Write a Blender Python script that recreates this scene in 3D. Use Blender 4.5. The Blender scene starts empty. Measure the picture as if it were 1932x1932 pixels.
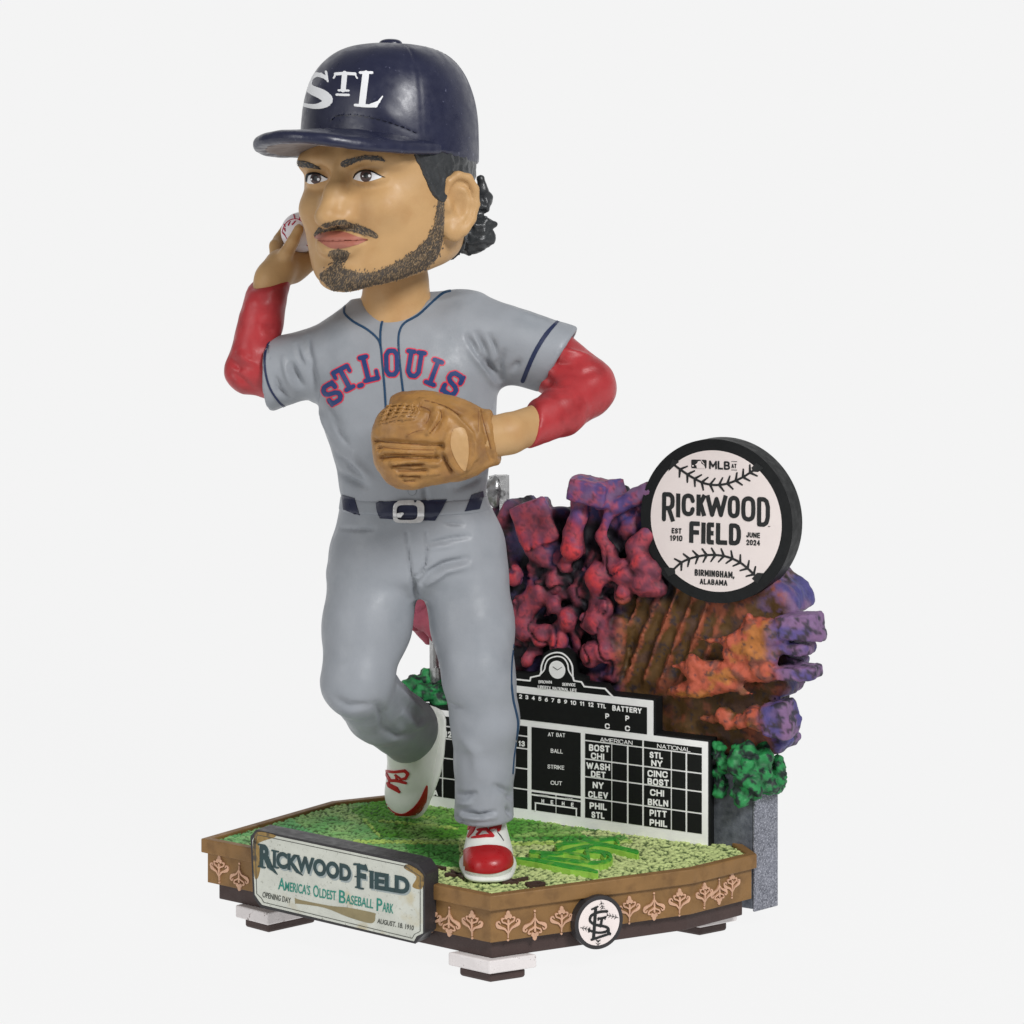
import bpy, math, random
import numpy as np
from mathutils import Vector, Matrix, noise as mnoise
from mathutils.bvhtree import BVHTree
from mathutils.geometry import delaunay_2d_cdt

random.seed(7)
rng = np.random.default_rng(7)
scene = bpy.context.scene
COL = scene.collection
scene.unit_settings.scale_length = 0.01          # one unit is one centimetre

# ------------------------------------------------------------------ camera
# level camera with a lens shift, as product shots are taken (verticals stay parallel)
FPX, CX, YH, DIST, HGT = 4000.0, 966.0, 464.0, 45.0, 15.41
cam_d = bpy.data.cameras.new('camera')
cam = bpy.data.objects.new('camera', cam_d)
COL.objects.link(cam)
cam.location = (0, -DIST, HGT)
cam.rotation_euler = (math.radians(90), 0, 0)
cam_d.sensor_width = 36
cam_d.lens = 36 * FPX / 1932
cam_d.shift_y = -(966 - YH) / 1932
cam_d.clip_end = 1000
scene.camera = cam

# ------------------------------------------------------------------ studio light
scene.view_settings.view_transform = 'Standard'
scene.view_settings.look = 'None'
scene.view_settings.exposure = 0
scene.view_settings.gamma = 1
world = bpy.data.worlds.new('World')
scene.world = world
world.use_nodes = True
bgn = world.node_tree.nodes['Background']
bgn.inputs['Color'].default_value = (1, 1, 1.0, 1)
bgn.inputs['Strength'].default_value = 0.21


def area(name, loc, target, size, power, color=(1, 1, 1)):
    l = bpy.data.lights.new(name, 'AREA')
    l.shape = 'RECTANGLE'
    l.size, l.size_y = size
    l.energy = power
    l.color = color
    o = bpy.data.objects.new(name, l)
    COL.objects.link(o)
    o.location = loc
    d = Vector(target) - Vector(loc)
    o.rotation_euler = d.to_track_quat('-Z', 'Y').to_euler()
    return o


area('key_softbox', (24, -42, 44), (0, 1, 9), (15, 15), 30000)
area('fill_softbox', (-40, -34, 22), (0, 1, 9), (22, 30), 7400)

# ------------------------------------------------------------------ image helpers
def P(u, v, y):
    d = DIST + y
    return np.array(((u - CX) * d / FPX, y, HGT - (v - YH) * d / FPX))


def R(rpx, y):
    return rpx * (DIST + y) / FPX


def crop(x0, y0, x1, w):
    k = (x1 - x0) / w / 1.29399
    a, b = x0 / 1.29399, y0 / 1.29399
    return lambda *pts: [(a + x * k, b + y * k) for x, y in pts]


CAM = np.array((0, -DIST, HGT))


def ray(u, v):
    return Vector(((u - CX) / FPX, 1.0, -(v - YH) / FPX))


class Plane:
    """vertical plane with a horizontal axis e and outward normal n (towards the viewer)"""
    def __init__(s, a, b, out=0.0):
        a = np.array((a[0], a[1], 0.0)); b = np.array((b[0], b[1], 0.0))
        s.e = (b - a) / np.linalg.norm(b - a)
        s.n = np.array((s.e[1], -s.e[0], 0.0))
        s.o = a + s.n * out
        s.up = np.array((0, 0, 1.0))

    def st(s, u, v):
        r = np.array(ray(u, v)); t = np.dot(s.o - CAM, s.n) / np.dot(r, s.n)
        p = CAM + r * t - s.o
        return np.dot(p, s.e), p[2]

    def at(s, a, b, off=0.0):
        return s.o + s.e * a + s.up * b + s.n * off

    def sts(s, pts):
        return [s.st(u, v) for u, v in pts]


class Level:
    """horizontal plane at height z"""
    def __init__(s, z):
        s.z = z; s.o = np.array((0, 0, z)); s.n = np.array((0, 0, 1.0))

    def st(s, u, v):
        r = np.array(ray(u, v)); t = (s.z - HGT) / r[2]
        p = CAM + r * t
        return p[0], p[1]

    def at(s, a, b, off=0.0):
        return np.array((a, b, s.z + off))

    def sts(s, pts):
        return [s.st(u, v) for u, v in pts]


# ------------------------------------------------------------------ materials
def lin(c):
    return tuple(((x / 255) / 12.92 if x / 255 <= 0.04045 else ((x / 255 + 0.055) / 1.055) ** 2.4) for x in c)


def mat(name, rgb, rough=0.5, var=0.12, vscale=2.0, bump=0.15, bscale=18.0, metal=0.0, spec=0.4,
        rgb2=None, f2=(0.45, 0.6), s2=3.0, attr=False, fleck=None, coat=0.0):
    m = bpy.data.materials.new(name); m.use_nodes = True
    nt = m.node_tree; N = nt.nodes; L = nt.links
    b = N['Principled BSDF']
    b.inputs['Roughness'].default_value = rough
    b.inputs['Metallic'].default_value = metal
    b.inputs['Specular IOR Level'].default_value = spec
    b.inputs['Coat Weight'].default_value = coat
    b.inputs['Coat Roughness'].default_value = 0.25
    tc = N.new('ShaderNodeTexCoord')

    def noise(scale, detail=4, rough_=0.55):
        n = N.new('ShaderNodeTexNoise'); n.inputs['Scale'].default_value = scale
        n.inputs['Detail'].default_value = detail; n.inputs['Roughness'].default_value = rough_
        L.new(tc.outputs['Object'], n.inputs['Vector']); return n

    def ramp(src, a, b_):
        r = N.new('ShaderNodeMapRange'); r.inputs['From Min'].default_value = a; r.inputs['From Max'].default_value = b_
        L.new(src, r.inputs['Value']); return r.outputs['Result']

    def mix(f, a, c, mode='MIX'):
        x = N.new('ShaderNodeMix'); x.data_type = 'RGBA'; x.blend_type = mode
        if isinstance(f, float): x.inputs[0].default_value = f
        else: L.new(f, x.inputs[0])
        for i, q in ((6, a), (7, c)):
            if isinstance(q, tuple): x.inputs[i].default_value = q
            else: L.new(q, x.inputs[i])
        return x.outputs[2]

    if attr:
        a = N.new('ShaderNodeVertexColor'); a.layer_name = 'paint'; base = a.outputs['Color']
    else:
        base = lin(rgb) + (1,)
    if rgb2 is not None:
        base = mix(ramp(noise(s2, 6).outputs['Fac'], *f2), base, lin(rgb2) + (1,))
    if var:
        n = noise(vscale, 5)
        lo = 1 - var; hi = 1 + var
        g = N.new('ShaderNodeMapRange'); g.inputs['From Min'].default_value = 0.3; g.inputs['From Max'].default_value = 0.7
        g.inputs['To Min'].default_value = lo; g.inputs['To Max'].default_value = hi
        L.new(n.outputs['Fac'], g.inputs['Value'])
        base = mix(1.0, base, g.outputs['Result'], 'MULTIPLY')
    if fleck:
        base = mix(ramp(noise(fleck[1], 3, 0.7).outputs['Fac'], *fleck[2]), base, lin(fleck[0]) + (1,))
    if isinstance(base, tuple): b.inputs['Base Color'].default_value = base
    else: L.new(base, b.inputs['Base Color'])
    if bump:
        bm = N.new('ShaderNodeBump'); bm.inputs['Strength'].default_value = bump; bm.inputs['Distance'].default_value = 0.03
        L.new(noise(bscale, 5, 0.6).outputs['Fac'], bm.inputs['Height']); L.new(bm.outputs['Normal'], b.inputs['Normal'])
    rr = N.new('ShaderNodeMapRange'); rr.inputs['From Min'].default_value = 0.3; rr.inputs['From Max'].default_value = 0.7
    rr.inputs['To Min'].default_value = max(0.05, rough - 0.1); rr.inputs['To Max'].default_value = min(1, rough + 0.1)
    L.new(noise(5.0, 3).outputs['Fac'], rr.inputs['Value']); L.new(rr.outputs['Result'], b.inputs['Roughness'])
    return m


# ------------------------------------------------------------------ objects
def tag(o, label=None, cat=None, group=None, kind=None):
    if label: o['label'] = label
    if cat: o['category'] = cat
    if group: o['group'] = group
    if kind: o['kind'] = kind
    return o


def thing(name, loc, label, cat, group=None):
    o = bpy.data.objects.new(name, None); COL.objects.link(o)
    o.location = loc; o.empty_display_size = 0.5
    return tag(o, label, cat, group)


def world_loc(o):
    v = Vector((0, 0, 0))
    while o is not None:
        v += o.location; o = o.parent
    return v


def link(name, me, m, parent=None):
    o = bpy.data.objects.new(name, me); COL.objects.link(o)
    if m is not None and not me.materials: me.materials.append(m)
    if parent is not None:
        o.parent = parent
        o.location = -world_loc(parent)          # mesh data is in world coordinates
    return o


def mesh(name, V, F, m, parent=None, smooth=True, paint=None):
    V = np.asarray(V, dtype=np.float32)
    me = bpy.data.meshes.new(name)
    if isinstance(F, np.ndarray):
        n, k = F.shape
        me.vertices.add(len(V)); me.vertices.foreach_set('co', V.ravel())
        me.loops.add(n * k); me.loops.foreach_set('vertex_index', F.astype(np.int32).ravel())
        me.polygons.add(n)
        me.polygons.foreach_set('loop_start', np.arange(0, n * k, k, dtype=np.int32))
        me.update(calc_edges=True)
    else:
        me.from_pydata([tuple(map(float, v)) for v in V], [], F); me.update()
    me.polygons.foreach_set('use_smooth', np.full(len(me.polygons), smooth))
    if paint is not None:
        a = me.color_attributes.new('paint', 'FLOAT_COLOR', 'POINT')
        c = np.ones((len(V), 4), dtype=np.float32); c[:, :3] = paint
        a.data.foreach_set('color', c.ravel())
    return link(name, me, m, parent)


# ------------------------------------------------------------------ clay: distance fields turned into one surface
class Clay:
    def __init__(s, lo, hi, h):
        s.lo = np.array(lo, float); s.h = h
        n = np.ceil((np.array(hi) - s.lo) / h).astype(int) + 1
        s.n = n
        s.ax = [(s.lo[i] + np.arange(n[i]) * h).astype(np.float32) for i in range(3)]
        s.d = np.full(n, 3.0, dtype=np.float32)

    def _box(s, lo, hi):
        a = np.clip(np.floor((np.array(lo) - s.lo) / s.h).astype(int), 0, s.n)
        b = np.clip(np.ceil((np.array(hi) - s.lo) / s.h).astype(int) + 1, 0, s.n)
        sl = tuple(slice(a[i], b[i]) for i in range(3))
        X = s.ax[0][sl[0]][:, None, None]; Y = s.ax[1][sl[1]][None, :, None]; Z = s.ax[2][sl[2]][None, None, :]
        return sl, X, Y, Z

    def op(s, fn, lo, hi, k=0.0, mode='add'):
        pad = k + 3 * s.h
        sl, X, Y, Z = s._box(np.array(lo) - pad, np.array(hi) + pad)
        if any(q.stop <= q.start for q in sl): return
        d = fn(X, Y, Z).astype(np.float32); e = s.d[sl]
        if mode == 'sub':
            d = -d
            if k:
                h = np.clip(0.5 - 0.5 * (e - d) / k, 0, 1); r = e + (d - e) * h + k * h * (1 - h)
            else: r = np.maximum(e, d)
        else:
            if k:
                h = np.clip(0.5 + 0.5 * (e - d) / k, 0, 1); r = e + (d - e) * h - k * h * (1 - h)
            else: r = np.minimum(e, d)
        s.d[sl] = r

    def cone(s, a, b, ra, rb, k=0.0, mode='add', flat=None, cut=None):
        """tapered capsule; flat=(direction, factor) squashes it; cut=(point, normal) trims it"""
        a = np.asarray(a, float); b = np.asarray(b, float); ba = b - a; L2 = max(1e-9, ba @ ba); m = max(ra, rb)

        def fn(X, Y, Z):
            x, y, z = X - a[0], Y - a[1], Z - a[2]
            t = np.clip((x * ba[0] + y * ba[1] + z * ba[2]) / L2, 0, 1)
            x, y, z = x - t * ba[0], y - t * ba[1], z - t * ba[2]
            q = x * x + y * y + z * z
            if flat is not None:
                n = flat[0]; w = x * n[0] + y * n[1] + z * n[2]
                q = q + w * w * (flat[1] ** 2 - 1)
            d = np.sqrt(q) - (ra + (rb - ra) * t)
            if cut is not None:
                c, n = cut; pl = (X - c[0]) * n[0] + (Y - c[1]) * n[1] + (Z - c[2]) * n[2]
                kk = 0.08; h = np.clip(0.5 - 0.5 * (d - pl) / kk, 0, 1); d = d + (pl - d) * h + kk * h * (1 - h)
            return d
        s.op(fn, np.minimum(a, b) - m, np.maximum(a, b) + m, k, mode)

    def chain(s, pts, k=0.0, **kw):
        for (p, r), (q, t) in zip(pts, pts[1:]): s.cone(p, q, r, t, k, **kw)

    def ball(s, c, rad, k=0.0, mode='add', rot=None, pw=2.0):
        c = np.asarray(c, float); rad = np.broadcast_to(np.asarray(rad, float), 3); M = np.eye(3) if rot is None else np.asarray(rot)
        m = rad.max() * (1.0 if pw == 2 else 1.3)

        def fn(X, Y, Z):
            x, y, z = X - c[0], Y - c[1], Z - c[2]
            q = [(x * M[i][0] + y * M[i][1] + z * M[i][2]) / rad[i] for i in range(3)]
            if pw == 2: k0 = np.sqrt(q[0] ** 2 + q[1] ** 2 + q[2] ** 2)
            else: k0 = (np.abs(q[0]) ** pw + np.abs(q[1]) ** pw + np.abs(q[2]) ** pw) ** (1 / pw)
            k1 = np.sqrt((q[0] / rad[0]) ** 2 + (q[1] / rad[1]) ** 2 + (q[2] / rad[2]) ** 2) + 1e-6
            return k0 * (k0 - 1) / k1 if pw == 2 else (k0 - 1) * rad.min()
        s.op(fn, c - m, c + m, k, mode)

    def box(s, c, half, rot, r=0.05, k=0.0, mode='add'):
        c = np.asarray(c, float); M = np.asarray(rot); m = np.linalg.norm(half)

        def fn(X, Y, Z):
            x, y, z = X - c[0], Y - c[1], Z - c[2]
            q = [np.abs(x * M[i][0] + y * M[i][1] + z * M[i][2]) - half[i] + r for i in range(3)]
            o = np.sqrt(np.maximum(q[0], 0) ** 2 + np.maximum(q[1], 0) ** 2 + np.maximum(q[2], 0) ** 2)
            return o + np.minimum(np.maximum(q[0], np.maximum(q[1], q[2])), 0) - r
        s.op(fn, c - m, c + m, k, mode)

    def loft(s, rows, k=0.0, pw=2.4, mode='add', grow=0.0):
        """rows: (z, xc, yc, half width, half depth) from bottom to top"""
        rows = sorted(rows); A = np.array(rows, float)
        lo = (min(A[:, 1] - A[:, 3]), min(A[:, 2] - A[:, 4]), A[0, 0]); hi = (max(A[:, 1] + A[:, 3]), max(A[:, 2] + A[:, 4]), A[-1, 0])

        def fn(X, Y, Z):
            g = [smooth_interp(Z, A[:, 0], A[:, i]) for i in range(1, 5)]
            a = g[2] + grow; b = g[3] + grow
            q = (np.abs((X - g[0]) / a) ** pw + np.abs((Y - g[1]) / b) ** pw) ** (1 / pw)
            d = (q - 1) * np.minimum(a, b)
            return np.maximum(d, np.maximum(A[0, 0] - Z, Z - A[-1, 0]))
        s.op(fn, np.array(lo) - 0.3 - grow, np.array(hi) + 0.3 + grow, k, mode)

    def surface(s):
        d = s.d; S = d < 0
        d[[0, -1]] = np.maximum(d[[0, -1]], .01); d[:, [0, -1]] = np.maximum(d[:, [0, -1]], .01); d[:, :, [0, -1]] = np.maximum(d[:, :, [0, -1]], .01)
        S = d < 0
        c = np.zeros(s.n - 1, dtype=np.int8)
        cor = [(i, j, k) for i in (0, 1) for j in (0, 1) for k in (0, 1)]
        for i, j, k in cor:
            c += S[i:s.n[0] - 1 + i, j:s.n[1] - 1 + j, k:s.n[2] - 1 + k]
        idx = np.argwhere((c > 0) & (c < 8))
        ID = np.full(s.n - 1, -1, dtype=np.int32); ID[idx[:, 0], idx[:, 1], idx[:, 2]] = np.arange(len(idx))
        val = np.stack([d[idx[:, 0] + i, idx[:, 1] + j, idx[:, 2] + k] for i, j, k in cor], 1)
        acc = np.zeros((len(idx), 3)); cnt = np.zeros(len(idx))
        C = np.array(cor, float)
        for p in range(8):
            for q in range(p + 1, 8):
                if np.abs(C[p] - C[q]).sum() != 1: continue
                x = (val[:, p] < 0) != (val[:, q] < 0)
                t = val[x, p] / (val[x, p] - val[x, q])
                acc[x] += C[p] + (C[q] - C[p]) * t[:, None]; cnt[x] += 1
        V = s.lo + (idx + acc / cnt[:, None]) * s.h
        Fs = []
        for ax in range(3):
            a1, a2 = (ax + 1) % 3, (ax + 2) % 3
            s0 = np.take(S, range(0, s.n[ax] - 1), ax); s1 = np.take(S, range(1, s.n[ax]), ax)
            e = np.argwhere(s0 != s1)
            e = e[(e[:, a1] > 0) & (e[:, a2] > 0) & (e[:, a1] < s.n[a1] - 1) & (e[:, a2] < s.n[a2] - 1)]
            inside = s0[e[:, 0], e[:, 1], e[:, 2]]
            q = []
            for o1, o2 in ((-1, -1), (0, -1), (0, 0), (-1, 0)):
                f = e.copy(); f[:, a1] += o1; f[:, a2] += o2
                q.append(ID[f[:, 0], f[:, 1], f[:, 2]])
            q = np.stack(q, 1); q[~inside] = q[~inside][:, ::-1]
            Fs.append(q)
        return Skin(V, np.concatenate(Fs))


def smooth_interp(z, zs, vs):
    """monotone-ish smooth interpolation (finite-difference cubic Hermite)"""
    zs = np.asarray(zs, float); vs = np.asarray(vs, float)
    m = np.gradient(vs, zs)
    i = np.clip(np.searchsorted(zs, z) - 1, 0, len(zs) - 2)
    h = zs[i + 1] - zs[i]; t = np.clip((z - zs[i]) / h, 0, 1)
    return ((2 * t**3 - 3 * t**2 + 1) * vs[i] + (t**3 - 2 * t**2 + t) * h * m[i]
            + (-2 * t**3 + 3 * t**2) * vs[i + 1] + (t**3 - t**2) * h * m[i + 1]).astype(np.float32)


class Skin:
    def __init__(s, V, F):
        s.V = V; s.F = F; s._bvh = None

    def normals(s):
        V, F = s.V, s.F
        n = np.cross(V[F[:, 2]] - V[F[:, 0]], V[F[:, 3]] - V[F[:, 1]])
        N = np.zeros_like(V)
        for i in range(4):
            for c in range(3): N[:, c] += np.bincount(F[:, i], n[:, c], len(V))
        return N / (np.linalg.norm(N, axis=1, keepdims=True) + 1e-12)

    def relax(s, it=1, w=0.5):
        F = s.F; n = len(s.V)
        for _ in range(it):
            acc = np.zeros_like(s.V); cnt = np.zeros(n)
            for i in range(4):
                a, b = F[:, i], F[:, (i + 1) % 4]
                for c in range(3): acc[:, c] += np.bincount(a, s.V[b, c], n)
                cnt += np.bincount(a, minlength=n)
            s.V = s.V * (1 - w) + w * acc / np.maximum(cnt, 1)[:, None]
        s._bvh = None
        return s

    def diffuse(s, a, it):
        F = s.F; n = len(s.V); cnt = np.zeros(n)
        for i in range(4): cnt += np.bincount(F[:, i], minlength=n)
        for _ in range(it):
            acc = np.zeros(n)
            for i in range(4): acc += np.bincount(F[:, i], a[F[:, (i + 1) % 4]], n)
            a = .5 * a + .5 * acc / np.maximum(cnt, 1)
        return a

    @property
    def bvh(s):
        if s._bvh is None: s._bvh = BVHTree.FromPolygons(s.V.tolist(), s.F.tolist())
        return s._bvh

    def hit(s, u, v):
        r = s.bvh.ray_cast(Vector(CAM), ray(u, v))
        return (None, None) if r[0] is None else (np.array(r[0]), np.array(r[1]))

    def path(s, px, step=3.0):
        out = []
        for u, v in resample(px, step):
            p, n = s.hit(u, v)
            if p is not None: out.append(p)
        return np.array(out)

    def crease(s, px, w, depth, taper=True):
        """press (depth<0) or raise a line drawn on the surface"""
        Q = s.path(px)
        if len(Q) < 2: return
        s.crease3(Q, w, depth, taper)

    def crease3(s, Q, w, depth, taper=True):
        lo = Q.min(0) - 3 * w; hi = Q.max(0) + 3 * w
        sel = np.where(((s.V > lo) & (s.V < hi)).all(1))[0]
        if not len(sel): return
        D = np.linalg.norm(s.V[sel][:, None] - Q[None], axis=2); j = D.argmin(1); d = D[np.arange(len(sel)), j]
        f = np.exp(-(d / w) ** 2)
        if taper: f *= np.sin(np.pi * (0.12 + 0.76 * j / (len(Q) - 1)))
        if not hasattr(s, '_N') or len(s._N) != len(s.V): s._N = s.normals()
        s.V[sel] += s._N[sel] * (f * depth)[:, None]

    def dab(s, c, rad, amt):
        c = np.asarray(c, float); rad = np.broadcast_to(rad, 3)
        q = (((s.V - c) / rad) ** 2).sum(1); sel = q < 6
        if not hasattr(s, '_N') or len(s._N) != len(s.V): s._N = s.normals()
        s.V[sel] += s._N[sel] * (np.exp(-q[sel]) * amt)[:, None]

    def rough(s, scale, amt, oct_=3, sel=None):
        N = s.normals(); idx = range(len(s.V)) if sel is None else sel
        a = np.zeros(len(s.V))
        for i in idx:
            a[i] = mnoise.fractal(Vector(s.V[i] * scale), 1.0, 2.0, oct_)
        s.V = s.V + N * (a * amt)[:, None]; s._bvh = None
        return a

    def build(s, name, m, parent=None, paint=None):
        s._bvh = None
        return mesh(name, s.V, s.F, m, parent, True, paint)


class Targets:
    """several skins under one brush"""
    def __init__(s, *sk):
        V, F, o = [], [], 0
        for k in sk:
            V += k.V.tolist(); F += (k.F + o).tolist(); o += len(k.V)
        s.bvh = BVHTree.FromPolygons(V, F)
    hit = Skin.hit
    path = Skin.path


# ------------------------------------------------------------------ drawn shapes
def resample(pts, step, closed=False):
    pts = [np.array(p, float) for p in pts]; out = []
    n = len(pts) if closed else len(pts) - 1
    for i in range(n):
        a, b = pts[i], pts[(i + 1) % len(pts)]
        m = max(1, int(np.ceil(np.linalg.norm(b - a) / step)))
        out += [a + (b - a) * j / m for j in range(m)]
    if not closed: out.append(pts[-1])
    return out


def curve(pts, n=6, closed=False):
    """Catmull-Rom through points"""
    p = [np.array(q, float) for q in pts]; N = len(p); out = []
    for i in range(N if closed else N - 1):
        g = lambda j: p[j % N] if closed else p[min(max(j, 0), N - 1)]
        a, b, c, d = g(i - 1), g(i), g(i + 1), g(i + 2)
        for j in range(n):
            t = j / n
            out.append(0.5 * (2 * b + (c - a) * t + (2 * a - 5 * b + 4 * c - d) * t * t + (3 * b - a - 3 * c + d) * t**3))
    if not closed: out.append(p[-1])
    return [tuple(q) for q in out]


def ribbon(pts, w, round_=True):
    """a stroke as overlapping polygons; w a number or one width per point"""
    W = [w] * len(pts) if np.isscalar(w) else list(w); polys = []
    for i in range(len(pts) - 1):
        a, b = np.array(pts[i], float), np.array(pts[i + 1], float); d = b - a; L = np.linalg.norm(d)
        if L < 1e-9: continue
        n = np.array((-d[1], d[0])) / L
        polys.append([tuple(a + n * W[i] / 2), tuple(b + n * W[i + 1] / 2), tuple(b - n * W[i + 1] / 2), tuple(a - n * W[i] / 2)])
    ends = range(len(pts)) if round_ else range(1, len(pts) - 1)
    for i in ends:
        polys.append([(pts[i][0] + W[i] / 2 * math.cos(t * math.pi / 4 + .2), pts[i][1] + W[i] / 2 * math.sin(t * math.pi / 4 + .2)) for t in range(8)])
    return polys


def disc(c, rx, ry=None, n=20):
    ry = rx if ry is None else ry
    return [(c[0] + rx * math.cos(2 * math.pi * i / n), c[1] + ry * math.sin(2 * math.pi * i / n)) for i in range(n)]


def inside(P_, poly):
    x, y = P_[:, 0], P_[:, 1]; r = np.zeros(len(P_), bool); n = len(poly)
    for i in range(n):
        (x1, y1), (x2, y2) = poly[i], poly[(i + 1) % n]
        if y1 == y2: continue
        c = ((y1 > y) != (y2 > y)) & (x < (x2 - x1) * (y - y1) / (y2 - y1) + x1)
        r ^= c
    return r


def fill(polys, grid, holes=()):
    """triangulate the union of polygons (minus holes); interior points every `grid` if grid"""
    pts, edges = [], []
    for pl in list(polys) + list(holes):
        q = resample(pl, grid, True) if grid else pl
        o = len(pts); pts += [(float(a), float(b)) for a, b in q]
        edges += [(o + i, o + (i + 1) % len(q)) for i in range(len(q))]
    A = np.array(pts)
    if grid:
        lo, hi = A.min(0), A.max(0)
        gx, gy = np.meshgrid(np.arange(lo[0], hi[0], grid), np.arange(lo[1], hi[1], grid))
        G = np.stack([gx.ravel(), gy.ravel()], 1)
        k = np.zeros(len(G), bool)
        for pl in polys: k |= inside(G, pl)
        for pl in holes: k &= ~inside(G, pl)
        pts += [(float(a) + 1e-3, float(b) + 2e-3) for a, b in G[k]]
    r = delaunay_2d_cdt([Vector(p) for p in pts], edges, [], 0, 1e-4)
    V = np.array([tuple(v) for v in r[0]]); T = np.array([f for f in r[2] if len(f) == 3])
    c = V[T].mean(1); k = np.zeros(len(T), bool)
    for pl in polys: k |= inside(c, pl)
    for pl in holes: k &= ~inside(c, pl)
    T = T[k]
    e1 = V[T[:, 1]] - V[T[:, 0]]; e2 = V[T[:, 2]] - V[T[:, 0]]
    ar = e1[:, 0] * e2[:, 1] - e1[:, 1] * e2[:, 0]
    T = T[np.abs(ar) > 1e-9]; ar = ar[np.abs(ar) > 1e-9]
    T[ar < 0] = T[ar < 0][:, ::-1]
    return V, T


def border(T):
    E = np.concatenate([T[:, [0, 1]], T[:, [1, 2]], T[:, [2, 0]]])
    s = {}
    for a, b in E.tolist(): s[(a, b)] = 1
    return [(a, b) for a, b in s if (b, a) not in s]


def wear(tgt, name, polys, m, parent, off=0.012, grid=4.0, holes=(), sink=0.012, flip=True):
    """a shape drawn in the picture, laid on the surface it sits on, with a little thickness"""
    V, T = fill(polys, grid, holes)
    L, N = [], []
    for u, v in V:
        p, n = tgt.hit(u, v); L.append(p); N.append(n)
    ok = np.array([p is not None for p in L])
    T = T[ok[T].all(1)]
    if not len(T): return None
    Pn = np.array([p if p is not None else (0, 0, 0) for p in L]); Nn = np.array([n if n is not None else (0, 0, 0) for n in N])
    y = Pn[:, 1][T]; T = T[(y.max(1) - y.min(1)) < 0.3]
    T = T[:, ::-1]                                # picture v runs down
    top = Pn + Nn * off; low = Pn - Nn * sink
    n = len(V); B = border(T)
    W = np.concatenate([top, top, low]); F = T.tolist()
    F += [(b + n, a + n, a + 2 * n, b + 2 * n) for a, b in B]
    used = sorted({i for f in F for i in f}); re = {k: i for i, k in enumerate(used)}
    F = [tuple(re[i] for i in f) for f in F]
    return mesh(name, W[used], F, m, parent)


def slab(pl, name, polys, m, parent, lo=0.0, hi=0.02, holes=(), st=False, flip=False):
    """an extruded flat shape on a plane; polygons in picture px, or in plane units with st=True"""
    q = [p if st else pl.sts(p) for p in polys]; hq = [p if st else pl.sts(p) for p in holes]
    V, T = fill(q, 0, hq)
    A = np.array([pl.at(a, b, hi) for a, b in V]); Bm = np.array([pl.at(a, b, lo) for a, b in V]); n = len(V)
    F = T.tolist() + [(f[2] + 3 * n, f[1] + 3 * n, f[0] + 3 * n) for f in T.tolist()]
    F += [(a + n, a + 2 * n, b + 2 * n, b + n) for a, b in border(T)]
    return mesh(name, np.concatenate([A, A, Bm, Bm]), F, m, parent, smooth=False)


_tc = {}


def text_shape(s, bold):
    key = (s, bold)
    if key not in _tc:
        c = bpy.data.curves.new('t', 'FONT'); c.body = s; c.offset = bold; c.resolution_u = 4; c.size = 1
        o = bpy.data.objects.new('t', c); COL.objects.link(o)
        bpy.context.view_layer.update()
        me = bpy.data.meshes.new_from_object(o.evaluated_get(bpy.context.evaluated_depsgraph_get()))
        V = np.array([v.co[:2] for v in me.vertices]); F = [tuple(p.vertices) for p in me.polygons]
        bpy.data.objects.remove(o); bpy.data.curves.remove(c); bpy.data.meshes.remove(me)
        V -= V.min(0); V /= V.max(0)
        _tc[key] = (V, F)
    return _tc[key]


def letters(pl, s, bl, br, tl, m, parent, bold=0.012, off=0.012, name='lettering'):
    """text fitted to three corners given in picture px"""
    V, F = text_shape(s, bold)
    a = np.array(pl.st(*bl)); b = np.array(pl.st(*br)) - a; c = np.array(pl.st(*tl)) - a
    W = [pl.at(*(a + b * x + c * y), off) for x, y in V]
    n0 = np.cross(W[F[0][1]] - W[F[0][0]], W[F[0][2]] - W[F[0][0]])
    if n0 @ pl.n < 0: F = [f[::-1] for f in F]
    n = len(V); T = []
    for f in F: T += [(f[0], f[i], f[i + 1]) for i in range(1, len(f) - 1)]
    W2 = [w - pl.n * (off + 0.004) for w in W]
    FF = list(F) + [(a_ + n, a_ + 2 * n, b_ + 2 * n, b_ + n) for a_, b_ in border(np.array(T))]
    return mesh(name, np.array(W + W + W2), FF, m, parent, smooth=False)


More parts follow.
